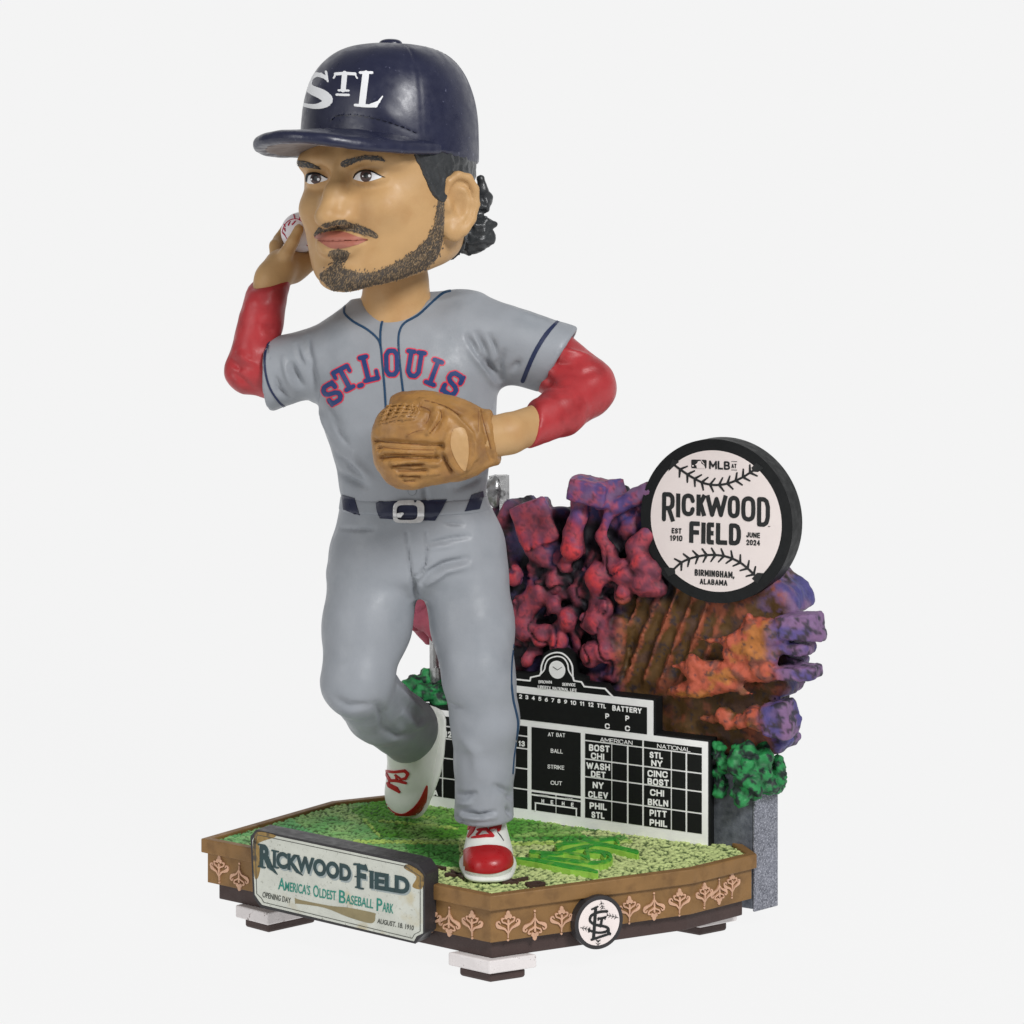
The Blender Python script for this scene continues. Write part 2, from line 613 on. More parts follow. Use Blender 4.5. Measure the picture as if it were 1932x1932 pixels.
_O = curve([(0, .7), (.12, .92), (.5, 1), (.88, .92), (1, .7), (1, .3), (.88, .08), (.5, 0), (.12, .08), (0, .3)], 3, True)
_O = _O + [_O[0]]
STROKE = {
 'A': (1, [[(0, 0), (.5, 1), (1, 0)], [(.18, .3), (.82, .3)]]), 'B': (.9, [[(0, .52), (.6, .52), (.88, .62), (.92, .78), (.82, .95), (.6, 1), (0, 1), (0, 0), (.65, 0), (.92, .08), (1, .26), (.9, .44), (.6, .52)]]),
 'C': (.95, [curve([(1, .72), (.86, .93), (.5, 1), (.12, .92), (0, .7), (0, .3), (.12, .08), (.5, 0), (.86, .07), (1, .28)], 3)]),
 'D': (.95, [[(0, 0), (0, 1), (.55, 1), (.85, .92), (1, .7), (1, .3), (.85, .08), (.55, 0), (0, 0)]]), 'E': (.8, [[(1, 1), (0, 1), (0, 0), (1, 0)], [(0, .52), (.9, .52)]]), 'F': (.8, [[(1, 1), (0, 1), (0, 0)], [(0, .5), (.9, .5)]]),
 'G': (1, [curve([(1, .75), (.86, .93), (.5, 1), (.12, .92), (0, .7), (0, .3), (.12, .08), (.5, 0), (.86, .07), (1, .22)], 3), [(1, .22), (1, .48), (.6, .48)]]), 'H': (.95, [[(0, 0), (0, 1)], [(1, 0), (1, 1)], [(0, .52), (1, .52)]]),
 'I': (.0, [[(.5, 0), (.5, 1)]]), 'J': (.7, [[(1, 1), (1, .25), (.85, .05), (.5, 0), (.15, .05), (0, .25)]]), 'K': (.95, [[(0, 0), (0, 1)], [(1, 1), (.05, .4)], [(.38, .6), (1, 0)]]), 'L': (.75, [[(0, 1), (0, 0), (1, 0)]]),
 'M': (1.25, [[(0, 0), (0, 1), (.5, .25), (1, 1), (1, 0)]]), 'N': (1, [[(0, 0), (0, 1), (1, 0), (1, 1)]]), 'O': (1.05, [_O]), 'P': (.85, [[(0, 0), (0, 1), (.65, 1), (.94, .9), (1, .72), (.94, .53), (.65, .43), (0, .43)]]),
 'R': (.92, [[(0, 0), (0, 1), (.65, 1), (.94, .9), (1, .73), (.94, .55), (.65, .45), (0, .45)], [(.55, .45), (1, 0)]]), 'S': (.85, [curve([(.97, .78), (.82, .95), (.5, 1), (.14, .94), (.03, .75), (.14, .6), (.5, .51), (.88, .4), (1, .23), (.86, .06), (.5, 0), (.15, .05), (0, .23)], 3)]),
 'T': (.9, [[(0, 1), (1, 1)], [(.5, 1), (.5, 0)]]), 'U': (.95, [[(0, 1), (0, .3), (.12, .08), (.5, 0), (.88, .08), (1, .3), (1, 1)]]), 'V': (1, [[(0, 1), (.5, 0), (1, 1)]]), 'W': (1.5, [[(0, 1), (.25, 0), (.5, .9), (.75, 0), (1, 1)]]),
 'Y': (1, [[(0, 1), (.5, .45), (1, 1)], [(.5, .45), (.5, 0)]]), ',': (.0, [[(.5, .08), (.3, -.16)]]), ' ': (.45, []),
 '0': (.85, [_O]), '1': (.35, [[(0, .8), (.7, 1), (.7, 0)]]), '2': (.8, [curve([(0, .74), (.15, .94), (.5, 1), (.86, .92), (.97, .72), (.8, .48), (.4, .22), (0, 0)], 3), [(0, 0), (1, 0)]]),
 '3': (.8, [curve([(0, .8), (.2, .96), (.5, 1), (.85, .93), (.93, .75), (.8, .58), (.45, .53)], 3), curve([(.45, .53), (.85, .46), (1, .27), (.85, .06), (.5, 0), (.15, .05), (0, .2)], 3)]), '4': (.9, [[(.75, 0), (.75, 1), (0, .3), (1, .3)]]),
 '5': (.8, [[(.95, 1), (.15, 1), (.08, .55)], curve([(.08, .55), (.5, .64), (.88, .54), (1, .32), (.86, .07), (.5, 0), (.14, .04), (0, .18)], 3)]), '6': (.85, [curve([(.85, .95), (.5, .9), (.12, .6), (0, .3), (.15, .06), (.5, 0), (.86, .06), (1, .3), (.86, .54), (.5, .6), (.12, .5), (.02, .3)], 3)]),
 '7': (.8, [[(0, 1), (1, 1), (.3, 0)]]), '8': (.85, [curve([(.5, .54), (.14, .64), (.08, .8), (.2, .96), (.5, 1), (.8, .96), (.92, .8), (.86, .64), (.5, .54), (.1, .42), (0, .24), (.14, .05), (.5, 0), (.86, .05), (1, .24), (.9, .42), (.5, .54)], 2)]),
 '9': (.85, [curve([(.15, .05), (.5, .1), (.88, .4), (1, .7), (.85, .94), (.5, 1), (.14, .94), (0, .7), (.14, .46), (.5, .4), (.88, .5), (.98, .7)], 3)])}


def brushed(pl, s, bl, br, tl, wt, m, parent, off=.018, name='lettering', track=.3):
    """block lettering built from strokes; wt is stroke weight over letter height"""
    a = np.array(pl.st(*bl)); B = np.array(pl.st(*br)) - a; Cv = np.array(pl.st(*tl)) - a
    h = np.linalg.norm(Cv); w = np.linalg.norm(B); tk = wt * h
    tot = sum(STROKE[c][0] for c in s); gap = track * h * (len(s) - 1)
    gap = min(gap, w * .34 * (len(s) - 1) / max(1, len(s))) if len(s) > 1 else 0
    free = w - tk * len(s) - (gap - 0) * 1.0 if len(s) > 1 else w - tk
    g1_ = gap / (len(s) - 1) if len(s) > 1 else 0
    sx = max(free, .01) / max(tot, 1e-6) if tot else 0
    x = tk / 2; polys = []
    for ch in s:
        cw = STROKE[ch][0] * sx
        for pts in STROKE[ch][1]:
            q = []
            for px, py in pts:
                X = x + (px * cw if STROKE[ch][0] else 0); Y = tk / 2 + py * (h - tk)
                if not STROKE[ch][0] and ch == ',': X += (px - .5) * h * .3
                q.append(tuple(a + B * (X / w) + Cv * (Y / h)))
            n_ = len(q); polys += ribbon(q, tk, True) if n_ > 6 else ribbon(q, tk, False)
            if n_ <= 6:
                for e0, e1 in ((q[0], q[1]), (q[-1], q[-2])):
                    d = np.array(e0) - np.array(e1); d /= np.linalg.norm(d); nn = np.array((-d[1], d[0])) * tk / 2; p = np.array(e0)
                    polys.append([tuple(p + nn + d * tk * .42), tuple(p - nn + d * tk * .42), tuple(p - nn - d * tk * .1), tuple(p + nn - d * tk * .1)])
        x += cw + tk + g1_
    return slab(pl, name, polys, m, parent, 0.0, off, st=True)


def hull(name, poly, z0, z1, m, parent=None, bevel=0.02):
    """a prism over a ground polygon (counter-clockwise), edges bevelled"""
    n = len(poly)
    V = [(x, y, z0) for x, y in poly] + [(x, y, z1) for x, y in poly]
    F = [tuple(range(n))[::-1], tuple(range(n, 2 * n))] + [(i, (i + 1) % n, n + (i + 1) % n, n + i) for i in range(n)]
    o = mesh(name, V, F, m, parent, smooth=False)
    if bevel: bev(o, bevel)
    return o


def bev(o, w, seg=2):
    b = o.modifiers.new('bevel', 'BEVEL'); b.width = w; b.segments = seg; b.limit_method = 'ANGLE'; b.angle_limit = math.radians(40)
    return o


def inset(poly, d):
    P_ = [np.array(p, float) for p in poly]; n = len(P_); out = []
    for i in range(n):
        a, b, c = P_[i - 1], P_[i], P_[(i + 1) % n]
        e1 = (b - a) / np.linalg.norm(b - a); e2 = (c - b) / np.linalg.norm(c - b)
        n1 = np.array((-e1[1], e1[0])); n2 = np.array((-e2[1], e2[0]))
        q = (n1 + n2) / (1 + n1 @ n2)
        out.append(tuple(b + q * d))
    return out
# ------------------------------------------------------------------ paints
M = {}
M['brown'] = mat('brown_paint', (132, 98, 56), 0.55, 0.12, 1.6, 0.25, 14, rgb2=(108, 78, 44), f2=(.5, .75), s2=2.5)
M['plinth'] = mat('dark_brown_paint', (66, 50, 47), 0.5, 0.12, 2, 0.2, 16)
M['foot_white'] = mat('chalky_white_paint', (222, 216, 215), 0.6, 0.06, 3, 0.25, 14, fleck=((150, 140, 138), 6, (.63, .7)))
M['ornament'] = mat('pale_copper_paint', (200, 158, 130), 0.5, 0.14, 6, 0.3, 20)
M['black'] = mat('black_paint', (20, 22, 23), 0.55, 0.1, 3, 0.1, 30, spec=.25)
M['charcoal'] = mat('charcoal_paint', (46, 44, 46), 0.45, 0.18, 3, 0.3, 12)
M['board_black'] = mat('board_black', (19, 20, 20), 0.6, 0.05, 3, 0.05, 30, spec=.2)
M['board_white'] = mat('board_white', (244, 243, 242), 0.5, 0.03, 3, 0.05, 30)
M['sign_white'] = mat('sign_off_white', (232, 221, 217), 0.5, 0.02, 3, 0.05, 40)
M['sign_ink'] = mat('sign_ink', (24, 27, 27), 0.5, 0.02, 3, 0.0)
M['cream'] = mat('aged_cream', (198, 200, 190), 0.55, 0.1, 1.6, 0.15, 25, rgb2=(176, 158, 106), f2=(.56, .7), s2=0.75, fleck=((150, 152, 140), 14, (.6, .72)))
M['stain'] = mat('rust_stain', (150, 122, 70), 0.6, 0.3, 3, 0.2, 20, rgb2=(72, 62, 48), f2=(.5, .62), s2=3)
M['deep_teal'] = mat('deep_teal_ink', (38, 62, 64), 0.5, 0.2, 5, 0)
M['teal'] = mat('teal_ink', (38, 128, 112), 0.5, 0.12, 5, 0)
M['ink_shadow'] = mat('grey_ink', (150, 160, 160), 0.5, 0.1, 5, 0)
M['dim_ink'] = mat('dim_ink', (70, 72, 66), 0.5, 0.2, 5, 0)
M['bat_ink'] = mat('khaki_ink', (136, 124, 90), 0.5, 0.12, 4, 0)
M['turf'] = mat('turf_paint', (120, 160, 80), 0.7, 0.1, 4, 0.3, 30, attr=True, spec=0.2)
M['emblem'] = mat('bright_green_paint', (54, 150, 50), 0.5, 0.22, 5, 0.3, 14, rgb2=(134, 186, 66), f2=(.52, .68), s2=4)
M['script'] = mat('brown_script_paint', (66, 46, 38), 0.5, 0.2, 6, 0.2)

# ------------------------------------------------------------------ seamless backdrop, made to glow
sw = []
prof = [(-30, 0), (18, 0)] + [(18 + 34 * math.sin(a), 34 - 34 * math.cos(a)) for a in np.linspace(0.05, math.pi / 2, 24)] + [(52, 75)]
for y, z in prof: sw += [(-90, y, z - 0.004), (90, y, z - 0.004)]
em = bpy.data.materials.new('glowing_backdrop'); em.use_nodes = True
b_ = em.node_tree.nodes['Principled BSDF']
b_.inputs['Base Color'].default_value = (0.02, 0.02, 0.02, 1); b_.inputs['Specular IOR Level'].default_value = 0.0
b_.inputs['Emission Color'].default_value = lin((244, 244, 244)) + (1,); b_.inputs['Emission Strength'].default_value = 0.985  # added glow: even pale ground without shadows, light from below and behind
tag(mesh('backdrop', sw, [(2 * i, 2 * i + 1, 2 * i + 3, 2 * i + 2) for i in range(len(prof) - 1)], em), kind='structure')

# ------------------------------------------------------------------ display base
z4 = crop(460, 1820, 1360, 1932); z5 = crop(1060, 1820, 1960, 1932)
c3 = crop(1220, 1560, 1760, 1932); c4 = crop(1560, 1060, 1960, 1840); c5 = crop(600, 2010, 1080, 1932)
g1 = crop(1040, 2100, 1540, 1932); e2 = crop(1240, 1980, 1660, 1932)
TOP = 1.9; TURF = 1.85
L_ = Level(TOP)
p0, p2 = L_.sts(z4((65, 487))) + L_.sts(z5((296, 790)))
p3, p4 = L_.sts(z5((1360, 648), (1692, 568)))
p7 = L_.st(*z4((750, 290))[0])
d12 = np.array(p2) - np.array(p0); d12 /= np.linalg.norm(d12)
d23 = np.array(p3) - np.array(p2); d23 /= np.linalg.norm(d23)
p6 = tuple(np.array(p7) + d23 * 3.7)
p5 = tuple(np.array(p6) + d12 * 6.9)
OUT = [p0, p2, p3, p4, p5, p6, p7]

base = thing('display_base', (0, 2.5, 0), 'brown display base with green turf top, pale fleur ornaments and white corner feet', 'display base')
n = len(OUT); IN = inset(OUT, 0.2)
V = [(x, y, TOP - .32) for x, y in OUT] + [(x, y, TOP) for x, y in OUT] + [(x, y, TOP) for x, y in IN] + [(x, y, TOP - .2) for x, y in IN]
F = []
for i in range(n):
    j = (i + 1) % n
    F += [(i, j, n + j, n + i), (n + i, n + j, 2 * n + j, 2 * n + i), (2 * n + i, 2 * n + j, 3 * n + j, 3 * n + i)]
F += [tuple(range(n))[::-1]]
bev(mesh('rim', V, F, M['brown'], base, smooth=False), 0.025)
FAS = inset(OUT, 0.1)
hull('fascia', FAS, 0.89, TOP - .318, M['brown'], base, 0.015)
hull('plinth', inset(OUT, 0.27), 0.5, 0.893, M['plinth'], base, 0.03)

# feet
def foot(c, d, s=1.5):
    d = np.array(d); nn = np.array((-d[1], d[0]))
    q = lambda h: [tuple(np.array(c) + d * a * h + nn * b * h) for a, b in ((-1, -1), (1, -1), (1, 1), (-1, 1))]
    f = hull('foot', q(s / 2), 0.2, 0.502, M['foot_white'], base, 0.03)
    hull('foot_pad', q(s / 2 - .14), 0.0, 0.203, M['plinth'], f, 0.05)


dg = d12 + d23; dg /= np.linalg.norm(dg)
c_f = np.array(p2) + np.array((-dg[1], dg[0])) * 0.28
# corner of each foot points at the viewer
nrm12 = np.array((-d12[1], d12[0]))
fr = np.array(p2); s_f = 1.35


def corner_foot(corner, da, db, sa, sb):
    """a foot whose two visible sides run from its near corner along da and db"""
    c = np.array(corner)
    q = lambda i: [tuple(c + da * i + db * i), tuple(c + da * i * 0 + da * (sa - i) + db * i), tuple(c + da * (sa - i) + db * (sb - i)), tuple(c + da * i + db * (sb - i))]
    def ccw(p):
        a = sum(p[k][0] * p[(k + 1) % 4][1] - p[(k + 1) % 4][0] * p[k][1] for k in range(4))
        return p if a > 0 else p[::-1]
    f = hull('foot', ccw(q(0)), 0.22, 0.502, M['foot_white'], base, 0.03)
    hull('foot_pad', ccw(q(0.13)), 0.0, 0.223, M['plinth'], f, 0.06)


L02 = Level(0.22)
fc = L02.st(*g1((600, 1080))[0])
corner_foot(fc, d23, -d12, 1.08, 1.05)
fl = L02.st(*z4((415, 945))[0])
corner_foot(fl, np.array((.80, .60)), np.array((-.80, .60)), 1.5, 1.0)
frt = L02.st(*z5((1395, 958))[0])
corner_foot(frt, np.array((.86, .5)), np.array((-.86, .5)), 1.02, 1.1)
corner_foot(np.array(p6) + np.array((0.1, -1.9)), np.array((.8, .6)), np.array((-.8, .6)), 1.3, 1.3)

# turf: one knobbly sheet
ti = np.array(inset(OUT, 0.205)); lo, hi = ti.min(0), ti.max(0); st_ = 0.025
gx = np.arange(lo[0] - .04, hi[0] + .04, st_); gy = np.arange(lo[1] - .04, hi[1] + .04, st_)
GX, GY = np.meshgrid(gx, gy, indexing='ij'); G = np.stack([GX.ravel(), GY.ravel()], 1)
ok = inside(G, inset(OUT, 0.19))
hgt = np.zeros(len(G)); big = np.zeros(len(G))
for i in np.where(ok)[0]:
    x, y = G[i]
    hgt[i] = mnoise.noise((x * 17 + 1.1 * mnoise.noise((x * 6, y * 6, 9)), y * 10.5, 0.3)) + 0.35 * mnoise.noise((x * 30, y * 20, 4.1))
    big[i] = mnoise.fractal((x * 0.8, y * 0.8, 2.0), 1.0, 2.0, 3)
W3 = lambda c: np.array(lin(c))
tip = W3((196, 210, 142))[None] * np.ones((len(G), 3))
pit = W3((80, 98, 58))[None] * np.ones((len(G), 3))


def zone(px, col, w):
    pl = Level(TURF).sts(px); f = inside(G, pl)
    k = np.clip(w * (1 + 0.9 * big[f]), 0, 1)[:, None]
    tip[f] = tip[f] * (1 - k) + W3(col) * k; pit[f] = pit[f] * (1 - .6 * k) + W3(col) * .34 * .6 * k


zone(z4((60, 490), (760, 270), (1040, 250), (1300, 300), (1420, 420), (1420, 640), (1150, 620), (700, 520), (330, 470)), (112, 172, 100), .75)
zone(z4((60, 500), (500, 360), (760, 520), (340, 560)), (96, 172, 110), .6)
zone(z4((850, 330), (1040, 270), (1420, 320), (2000, 420), (2100, 480), (1420, 490), (1000, 480)), (92, 158, 54), .9)
zone(z4((1130, 505), (1420, 500), (1420, 640), (1180, 600)), (78, 150, 66), .85)
zone(z5((380, 380), (620, 410), (900, 440), (400, 460)), (82, 148, 58), .88)
zone(z5((390, 478), (1000, 468), (1030, 495), (390, 500)), (70, 150, 60), .9)
for w_, pts in ((7, z4((870, 500), (1420, 505))), (5, z4((920, 380), (1000, 470))), (5, z4((1000, 390), (1410, 430))), (7, z5((390, 512), (1030, 500))), (4, z4((1090, 360), (1300, 375)))):
    for rb in ribbon(pts, w_): zone(rb, (176, 206, 104), .85)
k = np.clip((hgt + 0.29) / 0.38, 0, 1)[:, None]; k = k * k * (3 - 2 * k)
paint = pit * (1 - k) + tip * k
Z = TURF - 0.02 + np.clip(hgt, -0.5, 0.5) * 0.055
idx = np.where(ok.reshape(GX.shape)[:-1, :-1] & ok.reshape(GX.shape)[1:, :-1] & ok.reshape(GX.shape)[1:, 1:] & ok.reshape(GX.shape)[:-1, 1:])
ny = GX.shape[1]; a = idx[0] * ny + idx[1]
tf = np.stack([a, a + ny, a + ny + 1, a + 1], 1); used, inv = np.unique(tf, return_inverse=True)
o = mesh('turf', np.column_stack([G, Z])[used], inv.reshape(tf.shape).astype(np.int32), M['turf'], base, True, paint[used])
tag(o, kind='stuff')
# brown script painted near the front toe
lt = Level(TURF + 0.03)
for s in ([(90, 655), (150, 690)], [(60, 672), (140, 672)], [(340, 700), (420, 705), (490, 692)], [(360, 712), (440, 712)], [(480, 722), (540, 715), (580, 722), (550, 732), (490, 728)], [(10, 632), (60, 642)]):
    slab(lt, 'script_stroke', ribbon(z5(*s), 3.5), M['script'], base, -0.05, 0.01)

# interlocked monogram strokes, drawn once as the badge shows it (g1 crop) and reused on the turf
mono = [([(1562, 462), (1618, 436)], 13), ([(1598, 455), (1578, 735)], 24), ([(1560, 748), (1735, 690)], 18), ([(1735, 700), (1718, 660)], 12),
        (curve([(1705, 480), (1630, 488), (1560, 520), (1545, 570), (1590, 605), (1660, 618), (1715, 640), (1718, 690)], 5), 20),
        (curve([(1718, 640), (1700, 670), (1640, 682), (1585, 676), (1535, 658)], 5), 18), ([(1540, 645), (1534, 675)], 12),
        ([(1622, 552), (1690, 538)], 17), ([(1625, 540), (1622, 565)], 9), ([(1688, 530), (1686, 556)], 9), ([(1657, 548), (1645, 622)], 20), ([(1628, 622), (1662, 620)], 10)]
x0, x1, y0, y1 = 1534, 1736, 440, 748


def to_turf(p):
    gx_, gy_ = (p[0] - x0) / (x1 - x0), (y1 - p[1]) / (y1 - y0)
    q = np.array((965, 748)) + gx_ * np.array((545, -250)) + gy_ * np.array((-925, -165))
    return e2(tuple(q))[0]


lv = Level(TURF); polys = []
turf_mark = [([(95, 580), (300, 602), (700, 682), (900, 712), (1000, 738)], [14, 40, 50, 42, 30]), ([(250, 503), (360, 522), (440, 572)], [26, 44, 40]), (curve([(380, 572), (650, 604), (900, 634), (1070, 628), (1150, 592), (1140, 540), (1040, 512), (880, 500)], 3), 40),
             (curve([(255, 508), (540, 532), (720, 486), (900, 448), (985, 424), (1160, 446), (1450, 515)], 3), 42), (curve([(545, 440), (700, 408), (1000, 386), (1190, 366), (1240, 408)], 3), 36), ([(640, 398), (560, 470)], 30), ([(640, 520), (820, 545), (900, 585)], 30), ([(890, 470), (905, 600)], 44), ([(1050, 512), (1090, 560)], 34), ([(1330, 480), (1450, 515)], [34, 48])]
for pts, w in turf_mark: polys += ribbon(e2(*[tuple(p) for p in pts]), w * .168 * .8 if np.isscalar(w) else [x * .168 * .8 for x in w])
em_o = slab(lv, 'turf_emblem', polys, M['emblem'], base, -0.05, 0.12); bev(em_o, 0.012)
M['lime'] = mat('lime_edge_paint', (150, 196, 78), 0.5, 0.15, 5, 0.3, 14)
polys = []
for pts, w in turf_mark: polys += ribbon(e2(*[tuple(p) for p in pts]), w * .168 * 1.12 if np.isscalar(w) else [x * .168 * 1.12 for x in w])
slab(lv, 'emblem_edge', polys, M['lime'], em_o, -0.05, 0.09)

# fascia planes and ornaments
F1 = Plane(FAS[0], FAS[1]); F2 = Plane(FAS[1], FAS[2]); F3 = Plane(FAS[2], FAS[3])
half = curve([(0.0, -.34), (-.14, -.14), (-.32, -.06), (-.46, .02), (-.49, .14), (-.40, .19), (-.35, .11)], 4)
pal = []
for sx in (1, -1):
    pal += ribbon([(sx * x, y) for x, y in half], np.interp(np.linspace(0, 1, len(half)), [0, .25, .45, .6, .75, 1], [.04, .09, .15, .10, .06, .045]).tolist())
    pal += ribbon([(sx * x, y) for x, y in curve([(0, .02), (-.12, .1), (-.25, .16), (-.28, .28), (-.19, .29)], 4)], .06)
pal += ribbon([(0, -.5), (0, .2)], [.045, .09]) + [disc((0, .44), .09, .15), disc((0, -.6), .045), disc((-.09, .34), .07, .09), disc((.09, .34), .07, .09)]
Vp, Tp = fill(pal, 0)
pme = {}
for up in (1, -1):
    A = np.array([(x, -0.035 - .012 * math.cos(9 * x) * math.cos(7 * y), up * y) for x, y in Vp * 0.52]); Bq = A.copy(); Bq[:, 1] = 0.01; n_ = len(A)
    ff = [tuple(t if up > 0 else t[::-1]) for t in Tp.tolist()]
    bb = border(np.array(ff))
    o = mesh('ornament', np.concatenate([A, A, Bq]), ff + [(a_ + n_, a_ + 2 * n_, b_ + 2 * n_, b_ + n_) for a_, b_ in bb], M['ornament'], None, False)
    pme[up] = o.data; bpy.data.objects.remove(o)
spots = [(F1, z4, (165, 645), 1, 1), (F1, z4, (270, 690), -1, 1), (F1, z4, (1370, 925), -1, 1), (F1, z4, (1490, 935), 1, .95),
         (F2, z5, (385, 940), 1, 1), (F2, z5, (525, 943), -1, 1), (F2, z5, (665, 912), 1, .95), (F2, z5, (1020, 858), 1, .95), (F2, z5, (1150, 845), -1, .95), (F2, z5, (1283, 818), 1, .95),
         (F3, z5, (1413, 783), 1, .9), (F3, z5, (1490, 768), -1, .9), (F3, z5, (1557, 730), 1, .9), (F1, z4, (1276, 905), 1, .9)]
for pl, cr, q, up, sc in spots:
    o = bpy.data.objects.new('ornament', pme[up]); COL.objects.link(o); o.parent = base
    w = pl.at(*pl.st(*cr(q)[0]), 0.0)
    o.location = Vector(w) - base.location
    o.rotation_euler = (0, 0, math.atan2(pl.e[1], pl.e[0])); o.scale = (sc, 1, sc)

# ------------------------------------------------------------------ plaque
plq = thing('plaque', tuple(F1.at(1.2, 0.6, 0.3)), 'weathered cream plaque with teal lettering on the front left side of the base', 'plaque')
PQ = Plane(FAS[0], FAS[1], 0.42)
outer = c5((45, 130), (100, 62), (1600, 372), (1690, 400), (1760, 500), (1760, 1085), (1690, 1150), (1670, 1185), (150, 828), (125, 800), (72, 725))
bev(slab(PQ, 'backing', [outer], M['charcoal'], plq, -0.5, 0.0), 0.03)
facep = c5((68, 165), (112, 84), (1585, 398), (1650, 450), (1742, 505), (1742, 1080), (1680, 1110), (1655, 1158), (165, 800), (135, 765), (92, 700))
slab(PQ, 'face', [facep], M['cream'], plq, -0.01, 0.012)
for s in ([(100, 180), (118, 112), (1575, 420), (1640, 470), (1718, 520), (1718, 1060), (1660, 1090), (1640, 1128), (180, 775), (158, 735), (112, 690), (96, 190)],):
    slab(PQ, 'border_line', [r for r in ribbon(c5(*s), 1.2)], M['dim_ink'], plq, 0.0, 0.016)
for s in ([(75, 170), (125, 180), (150, 400), (120, 540), (85, 500)], [(1600, 405), (1742, 505), (1735, 640), (1640, 620), (1680, 520), (1560, 440)], [(112, 84), (300, 124), (180, 170), (90, 200)]):
    slab(PQ, 'stain', [curve(c5(*s), 4, True)], M['stain'], plq, 0.0, 0.014)


def two(s, bl, br, tl, bold):
    q = c5(bl, br, tl); d = (2.6, 3.6)
    letters(PQ, s, *[(a + d[0], b + d[1]) for a, b in q], M['ink_shadow'], plq, bold, 0.017, 'lettering_shadow')
    letters(PQ, s, *q, M['deep_teal'], plq, bold, 0.022)


two('R', (142, 422), (262, 448), (142, 198), .05)
two('ICKWOOD', (272, 428), (1040, 578), (272, 262), .05)
two('F', (1095, 628), (1188, 648), (1095, 392), .04)
two('IELD', (1222, 636), (1615, 702), (1222, 466), .05)
sw_ = [([(215, 330), (250, 430), (315, 500)], [34, 42, 8]), ([(470, 400), (510, 470), (565, 510)], [20, 32, 6]), ([(130, 205), (190, 215)], [18, 14]), ([(130, 420), (195, 434)], [16, 16]),
       ([(1070, 400), (1120, 402)], [22, 20]), ([(1180, 404), (1198, 460)], [12, 20]), ([(1078, 520), (1110, 528)], [12, 14]), ([(1085, 625), (1160, 642)], [16, 16]),
       ([(262, 264), (325, 278)], 16), ([(262, 420), (325, 436)], 16), ([(1218, 468), (1260, 476)], 14), ([(1268, 558), (1300, 562)], [10, 14])]
for pts, w in sw_: slab(PQ, 'lettering_serif', ribbon(c5(*pts), [x * .192 for x in (w if not np.isscalar(w) else [w] * len(pts))]), M['deep_teal'], plq, 0.0, 0.0225)
for s, bl, br, tl in (('A', (322, 645), (388, 660), (326, 528)), ("MERICA'S", (390, 660), (636, 706), (394, 566)), ('O', (668, 718), (722, 730), (668, 602)), ('LDEST', (728, 728), (890, 758), (730, 636)),
                      ('B', (920, 776), (984, 790), (922, 652)), ('ASEBALL', (988, 786), (1255, 838), (992, 696)), ('P', (1290, 856), (1344, 868), (1292, 732)), ('ARK', (1348, 864), (1452, 886), (1352, 772))):
    letters(PQ, s, *c5(bl, br, tl), M['teal'], plq, .008, 0.02)
letters(PQ, 'OPENING DAY', *c5((168, 724), (445, 786), (172, 670)), M['dim_ink'], plq, .006, 0.02)
letters(PQ, 'AUGUST. 18. 1910', *c5((1295, 980), (1652, 1052), (1300, 932)), M['dim_ink'], plq, .006, 0.02)
bat = curve(c5((490, 730), (493, 790), (522, 788), (780, 828), (1000, 915), (1200, 975), (1265, 968), (1276, 905), (1258, 878), (1000, 826), (820, 808), (525, 748)), 4, True)
slab(PQ, 'bat_picture', [bat], M['bat_ink'], plq, 0.0, 0.018)

# ------------------------------------------------------------------ round badge on the base front
BD = Plane(FAS[1], FAS[2], 0.22)
bc = np.array(BD.st(*g1((1632, 588))[0])); rb_ = 0.565
badge = thing('team_badge', tuple(BD.at(bc[0], bc[1], 0)), 'small round badge with black interlocked letters on the front right side of the base', 'badge')
ring = lambda r, n=64: [(bc[0] + r * math.cos(2 * math.pi * i / n), bc[1] + r * math.sin(2 * math.pi * i / n)) for i in range(n)]
bev(slab(BD, 'rim', [ring(rb_)], M['charcoal'], badge, -0.3, 0.0, st=True), 0.03)
slab(BD, 'face', [ring(rb_ * .85)], M['sign_white'], badge, -0.01, 0.008, st=True)
slab(BD, 'monogram', [r for pts, w in mono for r in ribbon(g1(*pts), w * .24)], M['sign_ink'], badge, 0.0, 0.02)


def stitches(pl, name, pts, wd, ticks, tl, m, parent, hi, sweep=0.75):
    """a seam line with V-shaped ticks along it, in picture px"""
    q = resample(pts, 2.0); L = [0]
    for a, b in zip(q, q[1:]): L.append(L[-1] + np.linalg.norm(b - a))
    out = ribbon([tuple(x) for x in q[::2]] + [tuple(q[-1])], wd)
    for t in ticks:
        i = min(np.searchsorted(L, t * L[-1]), len(q) - 2); d = q[i + 1] - q[i]; d = d / np.linalg.norm(d); nn = np.array((-d[1], d[0]))
        for sg in (1, -1):
            out += ribbon([tuple(q[i]), tuple(q[i] + nn * sg * tl + d * tl * sweep * np.sign(tl))], [wd * 1.15, wd * .7])
    return slab(pl, name, out, m, parent, 0.0, hi)


for pts in ([(1648, 382), (1665, 455)], [(1812, 542), (1705, 515)], [(1455, 635), (1535, 650)], [(1620, 805), (1622, 755)]):
    stitches(BD, 'stitching', g1(*pts), .8, np.linspace(.15, .9, 4 if pts[0][0] > 1700 else 3), 4.2, M['sign_ink'], badge, 0.018, 0.8)

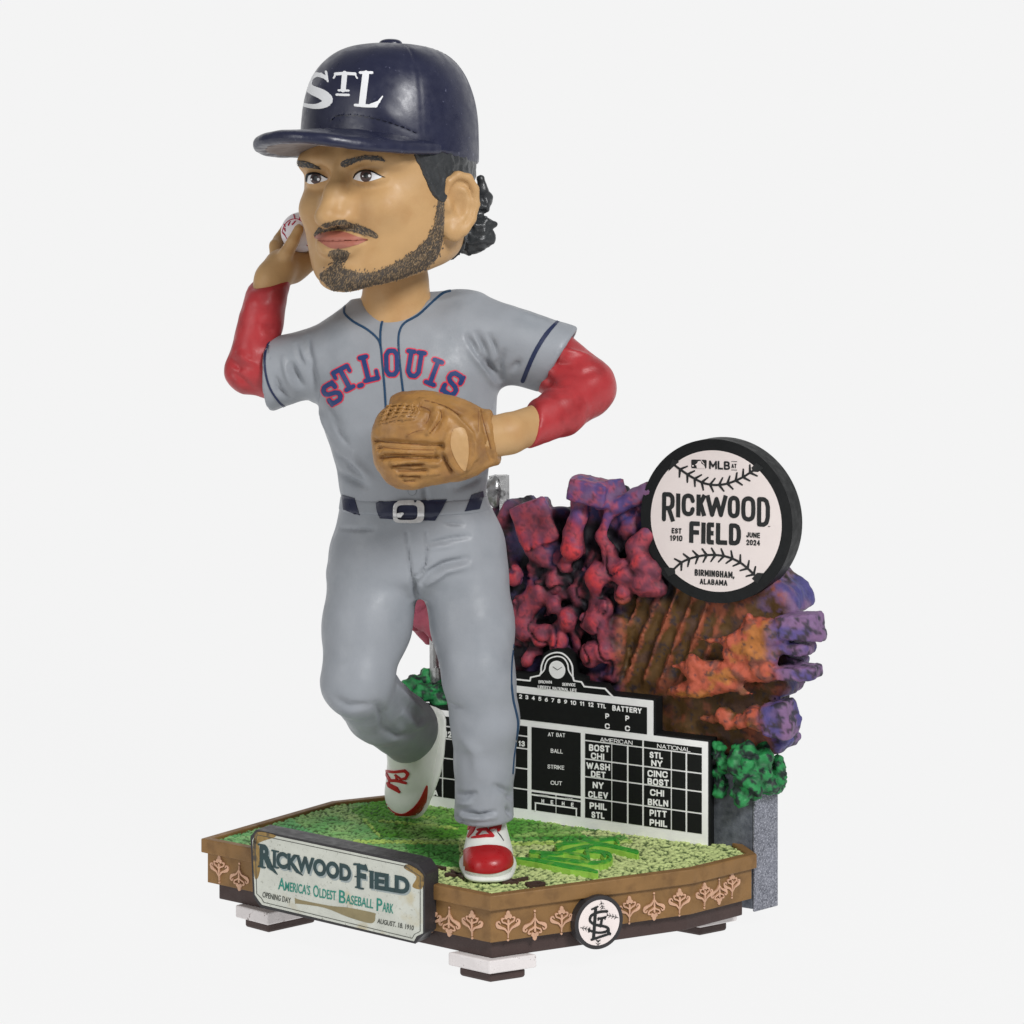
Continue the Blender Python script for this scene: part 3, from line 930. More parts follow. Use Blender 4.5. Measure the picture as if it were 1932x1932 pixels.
# ------------------------------------------------------------------ scoreboard
SB = Plane((-2.07, 6.5), (4.44, 3.0))
board = thing('scoreboard', tuple(SB.at(3.5, TURF, 0)), 'black and white ballpark scoreboard with clock standing at the back of the turf', 'scoreboard')
S = lambda x, y: SB.st(*c3((x, y))[0])
sR = S(1818, 1300)[0]; tB = TURF - .03; tLow = S(1815, 900)[1]; sRu = S(1340, 700)[0]; tUp = S(1340, 540)[1]
sL = SB.st(772, 1400)[0]; sC = S(505, 265)[0]; sLu = sC - (sRu - sC)
dx = lambda x, y=1300: S(x, y)[0]
rect = lambda a, b, c, d: [(a, c), (b, c), (b, d), (a, d)]
# dark dome header behind the clock
dome = [S(x, y) for x, y in ((265, 330), (350, 300), (352, 240), (385, 150), (440, 118), (505, 105), (560, 118), (615, 160), (645, 220), (652, 335), (740, 370), (745, 410), (920, 430), (985, 500))]
hz0 = tUp - .005; topline = [(dome[0][0], dome[0][1] - .02)]
dome_poly = [(sLu + .75, hz0), (2 * sC - dome[-1][0], hz0)] [:1] + [(dome[-1][0], hz0)] + [(s_, t_ + .07) for s_, t_ in dome[::-1][1:]] + [(sL + 1.0, dome[0][1] + .0)]
bev(slab(SB, 'header', [dome_poly], M['board_black'], board, -0.28, -0.004, st=True), 0.012)
bev(slab(SB, 'upper_panel', [rect(sLu, sRu, tLow - .004, tUp)], M['board_white'], board, -0.3, 0.0, st=True), 0.01)
bev(slab(SB, 'lower_panel', [rect(sL, sR, tB, tLow)], M['board_white'], board, -0.3, 0.003, st=True), 0.01)
bev(slab(SB, 'back_panel', [rect(sL - .03, sR + .05, tB, tLow + .04)], M['black'], board, -0.42, -0.02, st=True), 0.01)
bev(slab(SB, 'back_panel', [rect(sLu - .03, sRu + .05, tLow, tUp + .04)], M['black'], board, -0.42, -0.02, st=True), 0.01)
dk = lambda nme, a, b, c, d: slab(SB, nme, [rect(a, b, c, d)], M['board_black'], board, -0.004, 0.012, st=True)
bt = lambda pt, sa: S(*pt)[1]
tUi = S(1287, 598)[1]; tUb = S(1287, 832)[1]; sUi = dx(1287, 700)
dk('line_score_panel', sLu + (sRu - sUi), sUi, tUb, tUi)
tA = S(1765, 948)[1]; tH = S(1765, 1003)[1]; tH2 = S(1765, 1016)[1]; tF = S(1768, 1703)[1]
rows = [tH2] + [S(1765, y)[1] for y in (1175, 1335, 1525)] + [tF]
g_ = .018
cols = [[dx(748), dx(976)], [dx(985), dx(1112)], [dx(1128), dx(1246)], [dx(1262), dx(1495)], [dx(1506), dx(1624)], [dx(1640), dx(1766)]]
dk('league_heading', cols[0][0], cols[2][1], tH, tA); dk('league_heading', cols[3][0], cols[5][1], tH, tA)
for a, b in cols:
    for i in range(4): dk('cell', a, b, rows[i + 1] + (g_ if i < 3 else 0), rows[i] - (g_ if i > 0 else 0))
sa, sb_ = dx(280), dx(708)
tP1 = S(708, 1372)[1]; tP2 = S(708, 1393)[1]; tP2b = S(708, 1408)[1]; tP3 = S(708, 1425)[1]
dk('count_panel', sa, sb_, tP1, tA)
sm = dx(493)
dk('visitor_strip', sa, sm - .015, tP2b, tP2); dk('home_strip', sm + .015, sb_, tP2b, tP2)
dk('hits_panel', sa, sm - .012, tF, tP3); dk('hits_panel', sm + .012, sb_, tF, tP3)
wl = lambda nme, pts, w: slab(SB, nme, [r for r in ribbon(pts, w, False)], M['board_white'], board, 0.0, 0.02, st=True)
tb_ = S(672, 1480)[1]
wl('hits_outline', [(dx(315), tF - .02), (dx(315), tb_ + .012)], .03); wl('hits_outline', [(dx(309), tb_), (sm + .01, tb_)], .03)
wl('hits_outline', [(dx(672), tF - .02), (dx(672), tb_ + .012)], .03); wl('hits_outline', [(sm - .01, tb_), (dx(679), tb_)], .03)
# left block of cells
q6 = crop(980, 1480, 1280, 1159)
s_line = SB.st(*q6((390, 1500))[0])[0]
lrows = [tA] + [S(240, y)[1] for y in (850, 960, 1135, 1315)] + [tF]
lc = [[sL + .12, s_line - 2.1]] if False else []
w_ = .62; s0 = s_line - .02; lc = [[s0 - .9, s0], ]
x = s_line + .02
while x + w_ < dx(243) - .1:
    lc.append([x, x + w_ - .04]); x += w_
lc.append([x, dx(243)]); lc.append([sL + .1, s0 - .94])
for a, b in lc:
    if b - a < .05: continue
    for i in range(5): dk('cell', a, b, lrows[i + 1] + (g_ if i < 4 else 0), lrows[i] - (g_ if i > 0 else 0))
# header line work and clock
head = [(sL + 1.0, S(125, 352)[1]), S(265, 365), S(272, 335), S(350, 318), S(362, 290)]
arc1 = [S(362, 290), S(366, 235), S(395, 165), S(440, 132), S(495, 118), S(550, 128), S(600, 170), S(632, 230), S(638, 300), S(640, 335)]
tail = [S(640, 335), S(650, 365), S(715, 375), S(738, 415), S(920, 433), S(985, 502)]
slab(SB, 'header_outline', ribbon(head, .035) + ribbon(curve(arc1, 4), .035) + ribbon(tail, .035), M['board_white'], board, -.01, 0.012, st=True)
arc2 = [S(355, 310), S(390, 270), S(402, 220), S(430, 175), S(495, 152), S(555, 165), S(592, 215), S(604, 280), S(645, 340)]
slab(SB, 'clock_arch', ribbon(curve(arc2, 4), .03), M['board_white'], board, -.01, 0.010, st=True)
ck = np.array(S(502, 268)); rx = dx(572, 268) - ck[0]; ry = S(502, 190)[1] - ck[1]
clk = slab(SB, 'clock_face', [disc(ck, rx, ry, 32)], M['board_white'], board, -.01, 0.014, st=True)
slab(SB, 'clock_hand', ribbon([S(468, 242), S(508, 270)], .012), M['board_black'], clk, 0, 0.022, st=True)
slab(SB, 'clock_hand', ribbon([S(508, 270), S(545, 245)], .012), M['board_black'], clk, 0, 0.022, st=True)
T_ = lambda s, bl, br, tl, bold=.03: brushed(SB, s, *c3(bl, br, tl), .22 if bold >= .03 else (.2 if bold > .01 else .13), M['board_white'], board, 0.02, track=.12 if bold >= .02 else .16)
T_('BROWN', (342, 385), (455, 390), (342, 360), .0); T_('SERVICE', (548, 408), (662, 414), (548, 382), .0); T_('LIBERTY NATIONAL LIFE', (336, 430), (672, 462), (336, 404), .0)
for s, x, y in (('2', 172, 518), ('3', 227, 524), ('4', 283, 531), ('5', 340, 538), ('6', 397, 545), ('7', 453, 551), ('8', 507, 557), ('9', 565, 564)): T_(s, (x, y), (x + 26, y + 3), (x, y - 36))
T_('10', (622, 572), (670, 578), (622, 534)); T_('11', (703, 580), (742, 585), (703, 542)); T_('12', (776, 589), (822, 594), (776, 550)); T_('TTL', (854, 598), (930, 607), (854, 560))
T_('BATTERY', (986, 624), (1242, 652), (986, 576), .03)
for s, x, y in (('P', 925, 695), ('C', 922, 782), ('P', 1100, 714), ('C', 1098, 802)): T_(s, (x, y), (x + 34 + (s == 'C') * 8, y + 4), (x, y - 48), .03)
T_('AT BAT', (424, 848), (574, 858), (424, 814), .004); T_('BALL', (449, 992), (553, 1000), (449, 956), .004); T_('STRIKE', (421, 1130), (566, 1142), (421, 1095), .004); T_('OUT', (449, 1270), (547, 1278), (449, 1236), .004)
T_('VISITOR', (345, 1368), (425, 1374), (345, 1357), .0); T_('HOME', (578, 1394), (640, 1400), (578, 1384), .0)
for s, x, y in (('H', 368, 1430), ('E', 448, 1440), ('H', 546, 1452), ('E', 626, 1462)): T_(s, (x, y), (x + 22, y + 2), (x, y - 34), .02)
T_('AMERICAN', (880, 895), (1162, 925), (880, 858), .0); T_('NATIONAL', (1378, 950), (1668, 986), (1378, 914), .0)
for s, bl, br, hh in (('BOST', (783, 975), (962, 990), 58), ('CHI', (800, 1045), (915, 1058), 56), ('WASH', (760, 1132), (966, 1150), 58), ('DET', (800, 1205), (928, 1216), 56), ('NY', (815, 1302), (910, 1310), 58), ('CLEV', (776, 1383), (948, 1398), 58),
                      ('PHIL', (788, 1482), (938, 1496), 58), ('STL', (804, 1560), (918, 1572), 56), ('STL', (1312, 1038), (1428, 1048), 56), ('NY', (1326, 1108), (1424, 1118), 56), ('CINC', (1294, 1200), (1470, 1214), 58), ('BOST', (1294, 1270), (1480, 1288), 58),
                      ('CHI', (1316, 1366), (1438, 1378), 58), ('BKLN', (1296, 1450), (1474, 1466), 58), ('PITT', (1312, 1545), (1462, 1560), 58), ('PHIL', (1312, 1628), (1466, 1644), 58)):
    T_(s, bl, br, (bl[0], bl[1] - hh), .035)
T_('13', (168, 934), (222, 940), (168, 886), .03)
for s, x, y, w in (('12', 415, 1235, 60), ('H', 350, 1408, 26), ('S', 300, 1512, 24), ('BL', 295, 1602, 62), ('R', 280, 1705, 24), ('LA', 262, 1785, 84)):
    brushed(SB, s, *q6((x, y), (x + w, y + 4), (x, y - 58)), .22, M['board_white'], board, 0.02, track=.12)

# ------------------------------------------------------------------ round sign
RS = Plane((-2.07, 6.5), (4.44, 3.0), -0.25)
cs = np.array(RS.st(*c4((857, 975))[0])); top_ = RS.st(*c4((857, 55))[0])[1]; r_ = (top_ - RS.st(*c4((857, 1895))[0])[1]) / 2
sign = thing('round_sign', tuple(RS.at(cs[0], cs[1], -.25)), 'round ball shaped sign with black rim above the rock at right', 'sign')
rg = lambda r, n=96: [(cs[0] + r * math.cos(2 * math.pi * i / n), cs[1] + r * math.sin(2 * math.pi * i / n)) for i in range(n)]
bev(slab(RS, 'rim', [rg(r_)], M['black'], sign, -0.62, 0.0, st=True), 0.02)
slab(RS, 'face', [rg(r_ * .862)], M['sign_white'], sign, -0.01, 0.008, st=True)
top_seam = curve(c4((405, 350), (500, 420), (620, 495), (730, 548), (850, 570), (980, 558), (1090, 520), (1190, 470), (1290, 405)), 5)
bot_seam = curve(c4((400, 1510), (480, 1440), (580, 1395), (700, 1365), (820, 1355), (940, 1365), (1060, 1400), (1180, 1470), (1310, 1590)), 5)
stitches(RS, 'stitching', top_seam, 4.2, np.linspace(.07, .95, 10), 12.5, M['sign_ink'], sign, 0.016, 0.62)
stitches(RS, 'stitching', bot_seam, 4.2, np.linspace(.1, .97, 10), 12.5, M['sign_ink'], sign, 0.016, -.62)
for tri in ([(330, 420), (405, 350), (455, 310), (380, 280)], [(1265, 375), (1285, 420), (1340, 425), (1400, 380), (1320, 320)], [(330, 1495), (405, 1505), (410, 1560), (330, 1600), (280, 1500)], [(1270, 1620), (1330, 1555), (1400, 1560), (1330, 1680)]):
    slab(RS, 'seam_end', [c4(*tri)], M['sign_ink'], sign, 0.0, 0.014)
Q_ = lambda s, bl, br, tl, bold=.02, wt=.205: brushed(RS, s, *c4(bl, br, tl), wt, M['sign_ink'], sign, 0.018, track=.11)
Q_('R', (260, 978), (402, 985), (264, 648), wt=.15)
for s, a, b, t, h in (('I', 420, 455, 932, 274), ('C', 483, 628, 918, 255), ('K', 648, 752, 918, 246), ('W', 752, 994, 928, 248), ('O', 1000, 1134, 940, 252), ('O', 1152, 1308, 978, 284), ('D', 1328, 1472, 1036, 332)):
    Q_(s, (a, t), (b, t + 6), (a + 2, t - h), wt=49 / h)
for s, a, b, t in (('F', 566, 686, 1222), ('I', 702, 742, 1230), ('E', 762, 846, 1234), ('L', 866, 996, 1238), ('D', 1012, 1146, 1245)):
    Q_(s, (a, t), (b, t + 6), (a + 3, t - 246), wt=.205)
Q_('EST', (370, 1112), (480, 1118), (370, 1052)); Q_('1910', (352, 1196), (490, 1202), (352, 1132), .03); Q_('JUNE', (1208, 1158), (1362, 1168), (1208, 1098)); Q_('2024', (1208, 1244), (1362, 1252), (1208, 1182), .03)
Q_('BIRMINGHAM,', (628, 1588), (1075, 1618), (628, 1514)); Q_('ALABAMA', (686, 1684), (995, 1702), (686, 1620))
Q_('MLB', (790, 390), (1025, 402), (790, 294), .018); Q_('AT', (1042, 378), (1098, 382), (1042, 330), .01); Q_('TM', (1452, 1040), (1476, 1042), (1452, 1030), 0)
slab(RS, 'text_rule', ribbon(c4((1040, 306), (1104, 308)), .9, False) + ribbon(c4((1038, 400), (1104, 403)), .9, False), M['sign_ink'], sign, 0, 0.017)
emb = slab(RS, 'league_emblem', [c4((590, 290), (600, 284), (755, 288), (762, 298), (760, 380), (750, 386), (600, 382), (590, 374))], M['sign_ink'], sign, 0, 0.014)
slab(RS, 'batter_shape', [c4((680, 300), (700, 305), (705, 330), (735, 350), (748, 386), (655, 383), (650, 350), (632, 345), (660, 322), (665, 305))], M['sign_white'], emb, 0, 0.02)
slab(RS, 'batter_shape', ribbon(c4((700, 290), (735, 335)), 1.2) + [disc(c4((609, 355))[0], 1.5)], M['sign_white'], emb, 0, 0.02)
# ================================================================== the player
M['skin'] = mat('skin_paint', (184, 147, 101), 0.5, 0.05, 1.5, 0.12, 26, rgb2=(176, 136, 90), f2=(.5, .7), s2=1.1, spec=.35)
M['lip'] = mat('lip_paint', (158, 96, 80), 0.45, 0.08, 5, 0.15, 20)
M['mouth_line'] = mat('mouth_line_paint', (128, 66, 54), 0.5, 0.1, 5, 0)
M['hair'] = mat('black_hair_paint', (50, 52, 54), 0.36, 0.2, 4, 0.45, 9, coat=.15)
M['stubble'] = mat('stubble_paint', (76, 69, 63), 0.6, 0.25, 9, 0)
M['stubble_light'] = mat('stubble_light_paint', (142, 120, 92), 0.6, 0.15, 9, 0)
M['navy'] = mat('navy_cap_paint', (32, 35, 58), 0.36, 0.08, 2.5, 0.05, 14, spec=.5, coat=.05, fleck=((92, 94, 116), 9, (.68, .72)))
M['brim_grey'] = mat('grey_brim_lining', (122, 112, 108), 0.6, 0.15, 3, 0.2)
M['white_print'] = mat('white_print', (232, 233, 235), 0.5, 0.02, 3, 0)
M['jersey'] = mat('grey_jersey_paint', (144, 148, 154), 0.46, 0.05, 1.1, 0.14, 22, rgb2=(134, 139, 145), f2=(.5, .72), s2=1.0, spec=.32)
M['trousers'] = mat('grey_trouser_paint', (144, 148, 154), 0.46, 0.05, 1.1, 0.14, 22, rgb2=(134, 139, 145), f2=(.5, .72), s2=0.9, spec=.32)
M['red'] = mat('red_sleeve_paint', (166, 50, 54), 0.42, 0.1, 1.6, 0.16, 16, rgb2=(136, 34, 38), f2=(.5, .72), s2=1.4)
M['piping'] = mat('navy_piping_paint', (28, 62, 92), 0.5, 0.06, 5, 0)
M['stripe'] = mat('dark_stripe_paint', (30, 40, 72), 0.5, 0.06, 5, 0)
M['letter_navy'] = mat('navy_letter_paint', (24, 54, 106), 0.5, 0.04, 5, 0)
M['letter_red'] = mat('red_letter_paint', (208, 54, 76), 0.5, 0.04, 5, 0)
M['belt'] = mat('navy_belt_paint', (32, 36, 58), 0.35, 0.12, 4, 0.12, 16)
M['silver'] = mat('silver_paint', (206, 206, 206), 0.35, 0.12, 6, 0.25, 16, metal=.35)
M['shoe'] = mat('white_shoe_paint', (226, 228, 222), 0.4, 0.04, 3, 0.12, 16)
M['shoe_red'] = mat('red_shoe_paint', (164, 26, 31), 0.34, 0.1, 3, 0.15, 16)
M['lace'] = mat('red_lace_paint', (176, 34, 40), 0.45, 0.12, 6, 0)
M['eye_white'] = mat('eye_white', (230, 230, 232), 0.3, 0, 3, 0)
M['iris'] = mat('brown_iris', (70, 52, 50), 0.3, 0.3, 12, 0)
M['pupil'] = mat('black_pupil', (14, 12, 13), 0.3, 0, 3, 0)
M['leather'] = mat('tan_leather', (158, 116, 64), 0.5, 0.14, 2.2, 0.35, 12, rgb2=(138, 98, 56), f2=(.48, .68), s2=2.0)
M['leather_dark'] = mat('dark_leather', (128, 86, 48), 0.55, 0.15, 5, 0.2)
M['ball'] = mat('white_ball_leather', (226, 220, 224), 0.45, 0.03, 3, 0.1)
M['stitch_red'] = mat('red_thread', (176, 30, 62), 0.5, 0.15, 8, 0)

J = lambda u, v, y, r: (P(u, v, y), R(r, y))
z1 = crop(560, 60, 1260, 1932); c2 = crop(500, 640, 1560, 1932); c6 = crop(760, 1150, 1320, 1061)
f3 = crop(690, 380, 960, 1739); gl = crop(880, 950, 1280, 1932); h1 = crop(540, 480, 840, 1932); ft = crop(920, 1820, 1320, 1932)
ea = crop(1040, 360, 1260, 1328)

player = thing('baseball_player', (0, 1.0, TURF), 'bobblehead baseball player in grey uniform and navy cap, arm raised to throw', 'figurine')

# ------------------------------------------------------------------ torso and limbs as shared plans
def rows_px(rows):
    return [(P(0, v, y)[2], P((a + b) / 2, v, y)[0], y, R((b - a) / 2, y), hd) for v, a, b, y, hd in rows]


torso = rows_px([(568, 668, 880, 1.75, .62), (600, 634, 932, 1.72, .92), (650, 604, 948, 1.66, 1.16), (700, 594, 945, 1.6, 1.3), (750, 600, 939, 1.6, 1.3), (800, 611, 934, 1.62, 1.24), (850, 626, 926, 1.66, 1.18), (900, 638, 920, 1.7, 1.14), (945, 645, 916, 1.72, 1.12)])
pelvis = rows_px([(938, 645, 916, 1.72, 1.1), (960, 641, 928, 1.72, 1.13), (1000, 633, 946, 1.72, 1.2), (1050, 624, 952, 1.72, 1.24), (1085, 620, 956, 1.75, 1.16), (1120, 640, 940, 1.8, .8)])
armL = [J(655, 662, 1.62, 60), J(520, 703, 1.95, 66)]                 # viewer's left
armR = [J(890, 628, 1.62, 74), J(1056, 678, 1.3, 64)]
redL = [J(520, 702, 1.95, 54), J(471, 697, 1.95, 46), J(492, 610, 2.0, 41), J(511, 520, 2.15, 38.5)]
redR = [J(1040, 680, 1.35, 60), J(1104, 730, 0.85, 57), J(1060, 775, 0.1, 46), J(985, 812, -.75, 35)]
legL = [J(712, 1058, 1.7, 88), J(692, 1180, 1.25, 82), J(674, 1284, .75, 66), J(716, 1338, 2.4, 62), J(771, 1378, 4.0, 59)]
legR = [J(868, 1050, 1.72, 84), J(892, 1180, 1.25, 77), J(903, 1276, .95, 67), J(916, 1360, 1.1, 63.5), J(914, 1440, 1.2, 56), J(913, 1580, 1.22, 54)]

# ------------------------------------------------------------------ body: one continuous skin with both hands
bd = Clay((-6.9, -2.4, 2.4), (2.6, 6.2, 16.8), 0.05)
bd.loft([(z, x, y, a * .86, b * .86) for z, x, y, a, b in torso], 0)
bd.loft([(z, x, y, a * .72, b * .72) for z, x, y, a, b in pelvis], .15)
for chain_, f in ((armL, .7), (armR, .7), (redL, .72), (redR, .78), (legL, .74), (legR[:-1], .74)):
    bd.chain([(p, r * f) for p, r in chain_], .12)
bd.cone(armL[1][0], redL[1][0], armL[1][1] * .6, redL[1][1] * .8, .1); bd.cone(armR[1][0], redR[1][0], armR[1][1] * .6, redR[1][1] * .8, .1)
bd.chain([J(748, 640, 1.6, 74), J(748, 585, 1.55, 60), J(747, 530, 1.45, 57), J(745, 490, 1.3, 54)], .25)
# glove-side forearm and wrist
bd.chain([J(1010, 800, -.45, 36), J(960, 818, -1.0, 38), J(900, 830, -1.35, 42)], .1)
# throwing hand: palm, thumb towards the viewer, four fingers round the ball
ballC = P(568, 438, 2.55); ballR = R(38, 2.55)
bd.chain([J(513, 530, 2.15, 34), J(530, 505, 2.25, 33)], .08)
bd.cone(P(536, 500, 2.4), P(556, 500, 2.55), R(31, 2.4), R(27, 2.5), .14, flat=((-.3, .9, .2), 1.25))
bd.cone(P(552, 512, 2.5), P(586, 492, 2.75), R(24, 2.5), R(18, 2.7), .12)
fing = [([J(528, 494, 2.15, 15), J(541, 477, 1.98, 13.5), J(553, 455, 1.95, 11.5), J(564, 432, 2.0, 10)], .05),      # thumb
        ([J(522, 490, 2.55, 13), J(520, 464, 2.75, 12.5), J(527, 452, 3.1, 11.5), J(547, 420, 3.35, 10)], .04),         # curled index
        ([J(545, 492, 2.75, 13), J(552, 462, 3.15, 12), J(572, 425, 3.4, 11), J(588, 402, 3.2, 9.5)], .04),
        ([J(566, 495, 2.8, 13), J(586, 468, 3.15, 12), J(606, 438, 3.2, 11), J(610, 412, 3.0, 9.5)], .04),
        ([J(580, 494, 2.7, 12), J(598, 475, 2.75, 11), J(611, 452, 2.75, 10), J(612, 432, 2.65, 9)], .04)]
for ch, k in fing: bd.chain(ch, k)
bd.cone(P(500, 520, 2.1), P(523, 500, 2.2), R(14, 2.1), R(14, 2.1), .1)
bd.ball(ballC, ballR * .985, 0, 'sub')
body = bd.surface().relax(2, .5)
nk = body.bvh
for a, b in (((528, 478), (536, 472)),):
    pass
body.build('body', M['skin'], player)

# ------------------------------------------------------------------ jersey
je = Clay((-5.8, -.6, 9.5), (2.2, 4.0, 14.8), 0.045)
je.loft(torso, 0)
je.chain([J(690, 615, 1.7, 50), J(750, 612, 1.7, 58), J(860, 600, 1.7, 52)], .25)
uL = armL[1][0] - armL[0][0]; uL /= np.linalg.norm(uL); uR = armR[1][0] - armR[0][0]; uR /= np.linalg.norm(uR)
nL = np.array((-.93, .12, -.02)); nL /= np.linalg.norm(nL); nR = np.array((.86, -.1, -.5)); nR /= np.linalg.norm(nR)
eL = P(508, 704, 1.95); eR = P(1056, 680, 1.3)
je.cone(armL[0][0], armL[1][0] + uL * .5, armL[0][1], armL[1][1] * 1.04, .35, cut=(eL, nL))
je.cone(armR[0][0], armR[1][0] + uR * .5, armR[0][1], armR[1][1] * 1.06, .35, cut=(eR, nR))
je.ball(P(676, 640, 1.65), (R(60, 1.6), .75, R(48, 1.6)), .3)
# sleeve mouths
je.cone(eL - uL * .25, eL + uL * .6, armL[1][1] * .87, armL[1][1] * .87, .04, 'sub'); je.cone(eR - uR * .25, eR + uR * .6, armR[1][1] * .9, armR[1][1] * .9, .04, 'sub')
# neck opening
je.cone(P(750, 588, 1.5), P(744, 520, 1.25), R(56, 1.5), R(66, 1.5), .06, 'sub')
jersey = je.surface().relax(3, .5)
for px, w, d in ((((1170, 330), (1195, 370), (1215, 420)), .08, -.05), (((1210, 315), (1240, 370), (1262, 430)), .08, -.05), (((1268, 325), (1290, 370), (1300, 420)), .07, -.045), (((1235, 425), (1275, 475), (1315, 525)), .12, -.08), (((1190, 400), (1235, 470), (1285, 540)), .12, .05),
                 (((1330, 400), (1310, 450), (1320, 510)), .1, -.05), (((1400, 440), (1370, 480)), .1, -.04), (((1330, 190), (1430, 240), (1540, 270)), .18, .03),
                 (((385, 455), (405, 500), (432, 545)), .09, -.06), (((315, 520), (335, 570), (375, 605)), .1, -.06), (((405, 370), (420, 420), (440, 460)), .08, -.04), (((455, 340), (462, 400), (475, 440)), .12, -.05), (((350, 430), (365, 500), (400, 570)), .1, .04), (((470, 450), (490, 540), (500, 600)), .12, -.06),
                 (((530, 600), (560, 660), (600, 720)), .12, -.035), (((560, 690), (600, 760), (650, 830)), .12, -.03), (((590, 860), (640, 910), (700, 960)), .11, -.045), (((600, 940), (660, 975), (720, 1000)), .1, -.05), (((640, 820), (680, 900), (740, 960)), .14, .03),
                 (((1290, 640), (1260, 720), (1235, 800)), .12, -.03), (((1270, 930), (1200, 980), (1120, 1010)), .1, -.04), (((1240, 890), (1180, 950), (1090, 985)), .1, .03), (((980, 985), (978, 1020), (985, 1050)), .05, -.05), (((480, 610), (520, 680), (560, 780)), .16, .03)):
    jersey.crease(c2(*px), w * .7, d * 2.2)
jersey.crease(gl((735, 1150), (745, 1230), (775, 1320)), .05, -.06, False)
jersey.rough(1.6, .02, 2)
jer = jersey.build('jersey', M['jersey'], player)

# ------------------------------------------------------------------ trousers
tr = Clay((-4.8, -1.4, 2.9), (1.0, 5.6, 10.6), 0.045)
tr.loft(pelvis, 0)
for a, b in zip(legL, legL[1:-1]): tr.cone(a[0], b[0], a[1], b[1], .18)
cN = P(771, 1378, 4.0) - P(716, 1338, 2.4); cN /= np.linalg.norm(cN)
cN2 = np.array((.42, .80, -.42)); cN2 /= np.linalg.norm(cN2)
tr.cone(legL[3][0], legL[4][0] + cN * .55, legL[3][1], legL[4][1] * 1.02, .18, cut=(P(776, 1386, 4.1), cN2))
for a, b in zip(legR, legR[1:-1]): tr.cone(a[0], b[0], a[1], b[1], .18)
tr.cone(legR[4][0], legR[5][0], legR[4][1], legR[5][1], .15, cut=(P(913, 1557, 1.2), np.array((0, 0.12, -1.0))))
tr.cone(P(913, 1535, 1.2), P(913, 1556, 1.2), R(54, 1.2), R(56, 1.2), .06, cut=(P(913, 1559, 1.2), np.array((0, 0.1, -1.0))))
trs = tr.surface().relax(3, .5)
for px, w, d in ((((440, 285), (450, 380), (462, 480), (480, 580)), .035, -.05), (((530, 280), (535, 360), (530, 430), (500, 480), (462, 490)), .035, -.05), (((540, 335), (640, 312), (730, 300)), .06, -.045), (((545, 360), (650, 345)), .06, .03),
                 (((505, 520), (540, 470), (610, 430), (720, 405)), .09, -.06), (((540, 520), (620, 460), (730, 440)), .1, .05), (((470, 500), (480, 560), (495, 605)), .07, -.09), (((130, 265), (210, 270), (290, 268)), .05, -.03), (((620, 240), (700, 245)), .05, -.03),
                 (((640, 1075), (660, 1090), (690, 1095)), .06, -.03), (((680, 1490), (720, 1498), (760, 1490)), .06, -.05), (((680, 1540), (740, 1535)), .07, .04), (((700, 1575), (780, 1590), (850, 1578)), .05, -.07), (((690, 1600), (760, 1605), (850, 1600)), .07, .05), (((900, 1500), (930, 1510)), .06, -.05), (((905, 1560), (925, 1590)), .07, -.05), (((672, 1600), (700, 1620), (690, 1640)), .06, -.08),
                 (((850, 1455), (900, 1480), (935, 1490)), .08, -.04), (((400, 1000), (440, 1060), (520, 1110)), .12, .05), (((330, 1180), (400, 1230), (470, 1220)), .14, -.05), (((300, 1080), (330, 1130), (330, 1200)), .14, -.05), (((420, 1120), (480, 1180), (540, 1160)), .13, .05), (((120, 1060), (180, 1090), (260, 1085)), .15, -.04), (((700, 1240), (760, 1300), (770, 1400)), .2, .03)):
    trs.crease(c6(*px), w * .75, d * 2.3)
trs.rough(1.5, .02, 2)
trousers = trs.build('trousers', M['trousers'], player)

# waistband, belt, buckle
wb = Clay((-4.6, -.2, 9.6), (.2, 3.6, 10.7), 0.04)
wb.loft(rows_px([(934, 643, 919, 1.72, 1.14), (948, 641, 923, 1.72, 1.17), (970, 638, 931, 1.72, 1.2), (982, 637, 936, 1.72, 1.2)]), 0)
wbs = wb.surface().relax(2)
wband = wbs.build('waistband', M['trousers'], trousers)
up_ = Targets(jersey, trs, wbs)
belt = wear(up_, 'belt', [gl((182, 1345), (220, 1328), (410, 1318), (1018, 1300), (960, 1420), (880, 1552), (720, 1550), (230, 1526), (195, 1440)), gl((1308, 1248), (1440, 1204), (1446, 1270), (1400, 1415), (1228, 1442)), c6((143, 110), (200, 125), (224, 205), (150, 178))], M['belt'], player, .02, 3)
bt_ = Targets(wbs, trs, jersey)
sq = lambda cx, cy, rx, ry, n=4.5: gl(*[(cx + rx * math.copysign(abs(math.cos(t)) ** (2 / n), math.cos(t)) - .04 * ry * math.sin(t), cy + ry * math.copysign(abs(math.sin(t)) ** (2 / n), math.sin(t))) for t in np.linspace(0, 2 * math.pi, 40, endpoint=False)])
bo = sq(570, 1455, 182, 126)
bi = sq(552, 1457, 122, 88)
wear(bt_, 'buckle', [bo], M['silver'], belt, .07, 2.5, [bi], .06)
wear(bt_, 'buckle_pin', [gl((390, 1470), (500, 1452), (515, 1465), (480, 1485), (395, 1490))], M['silver'], belt, .06, 2.5, (), .06)

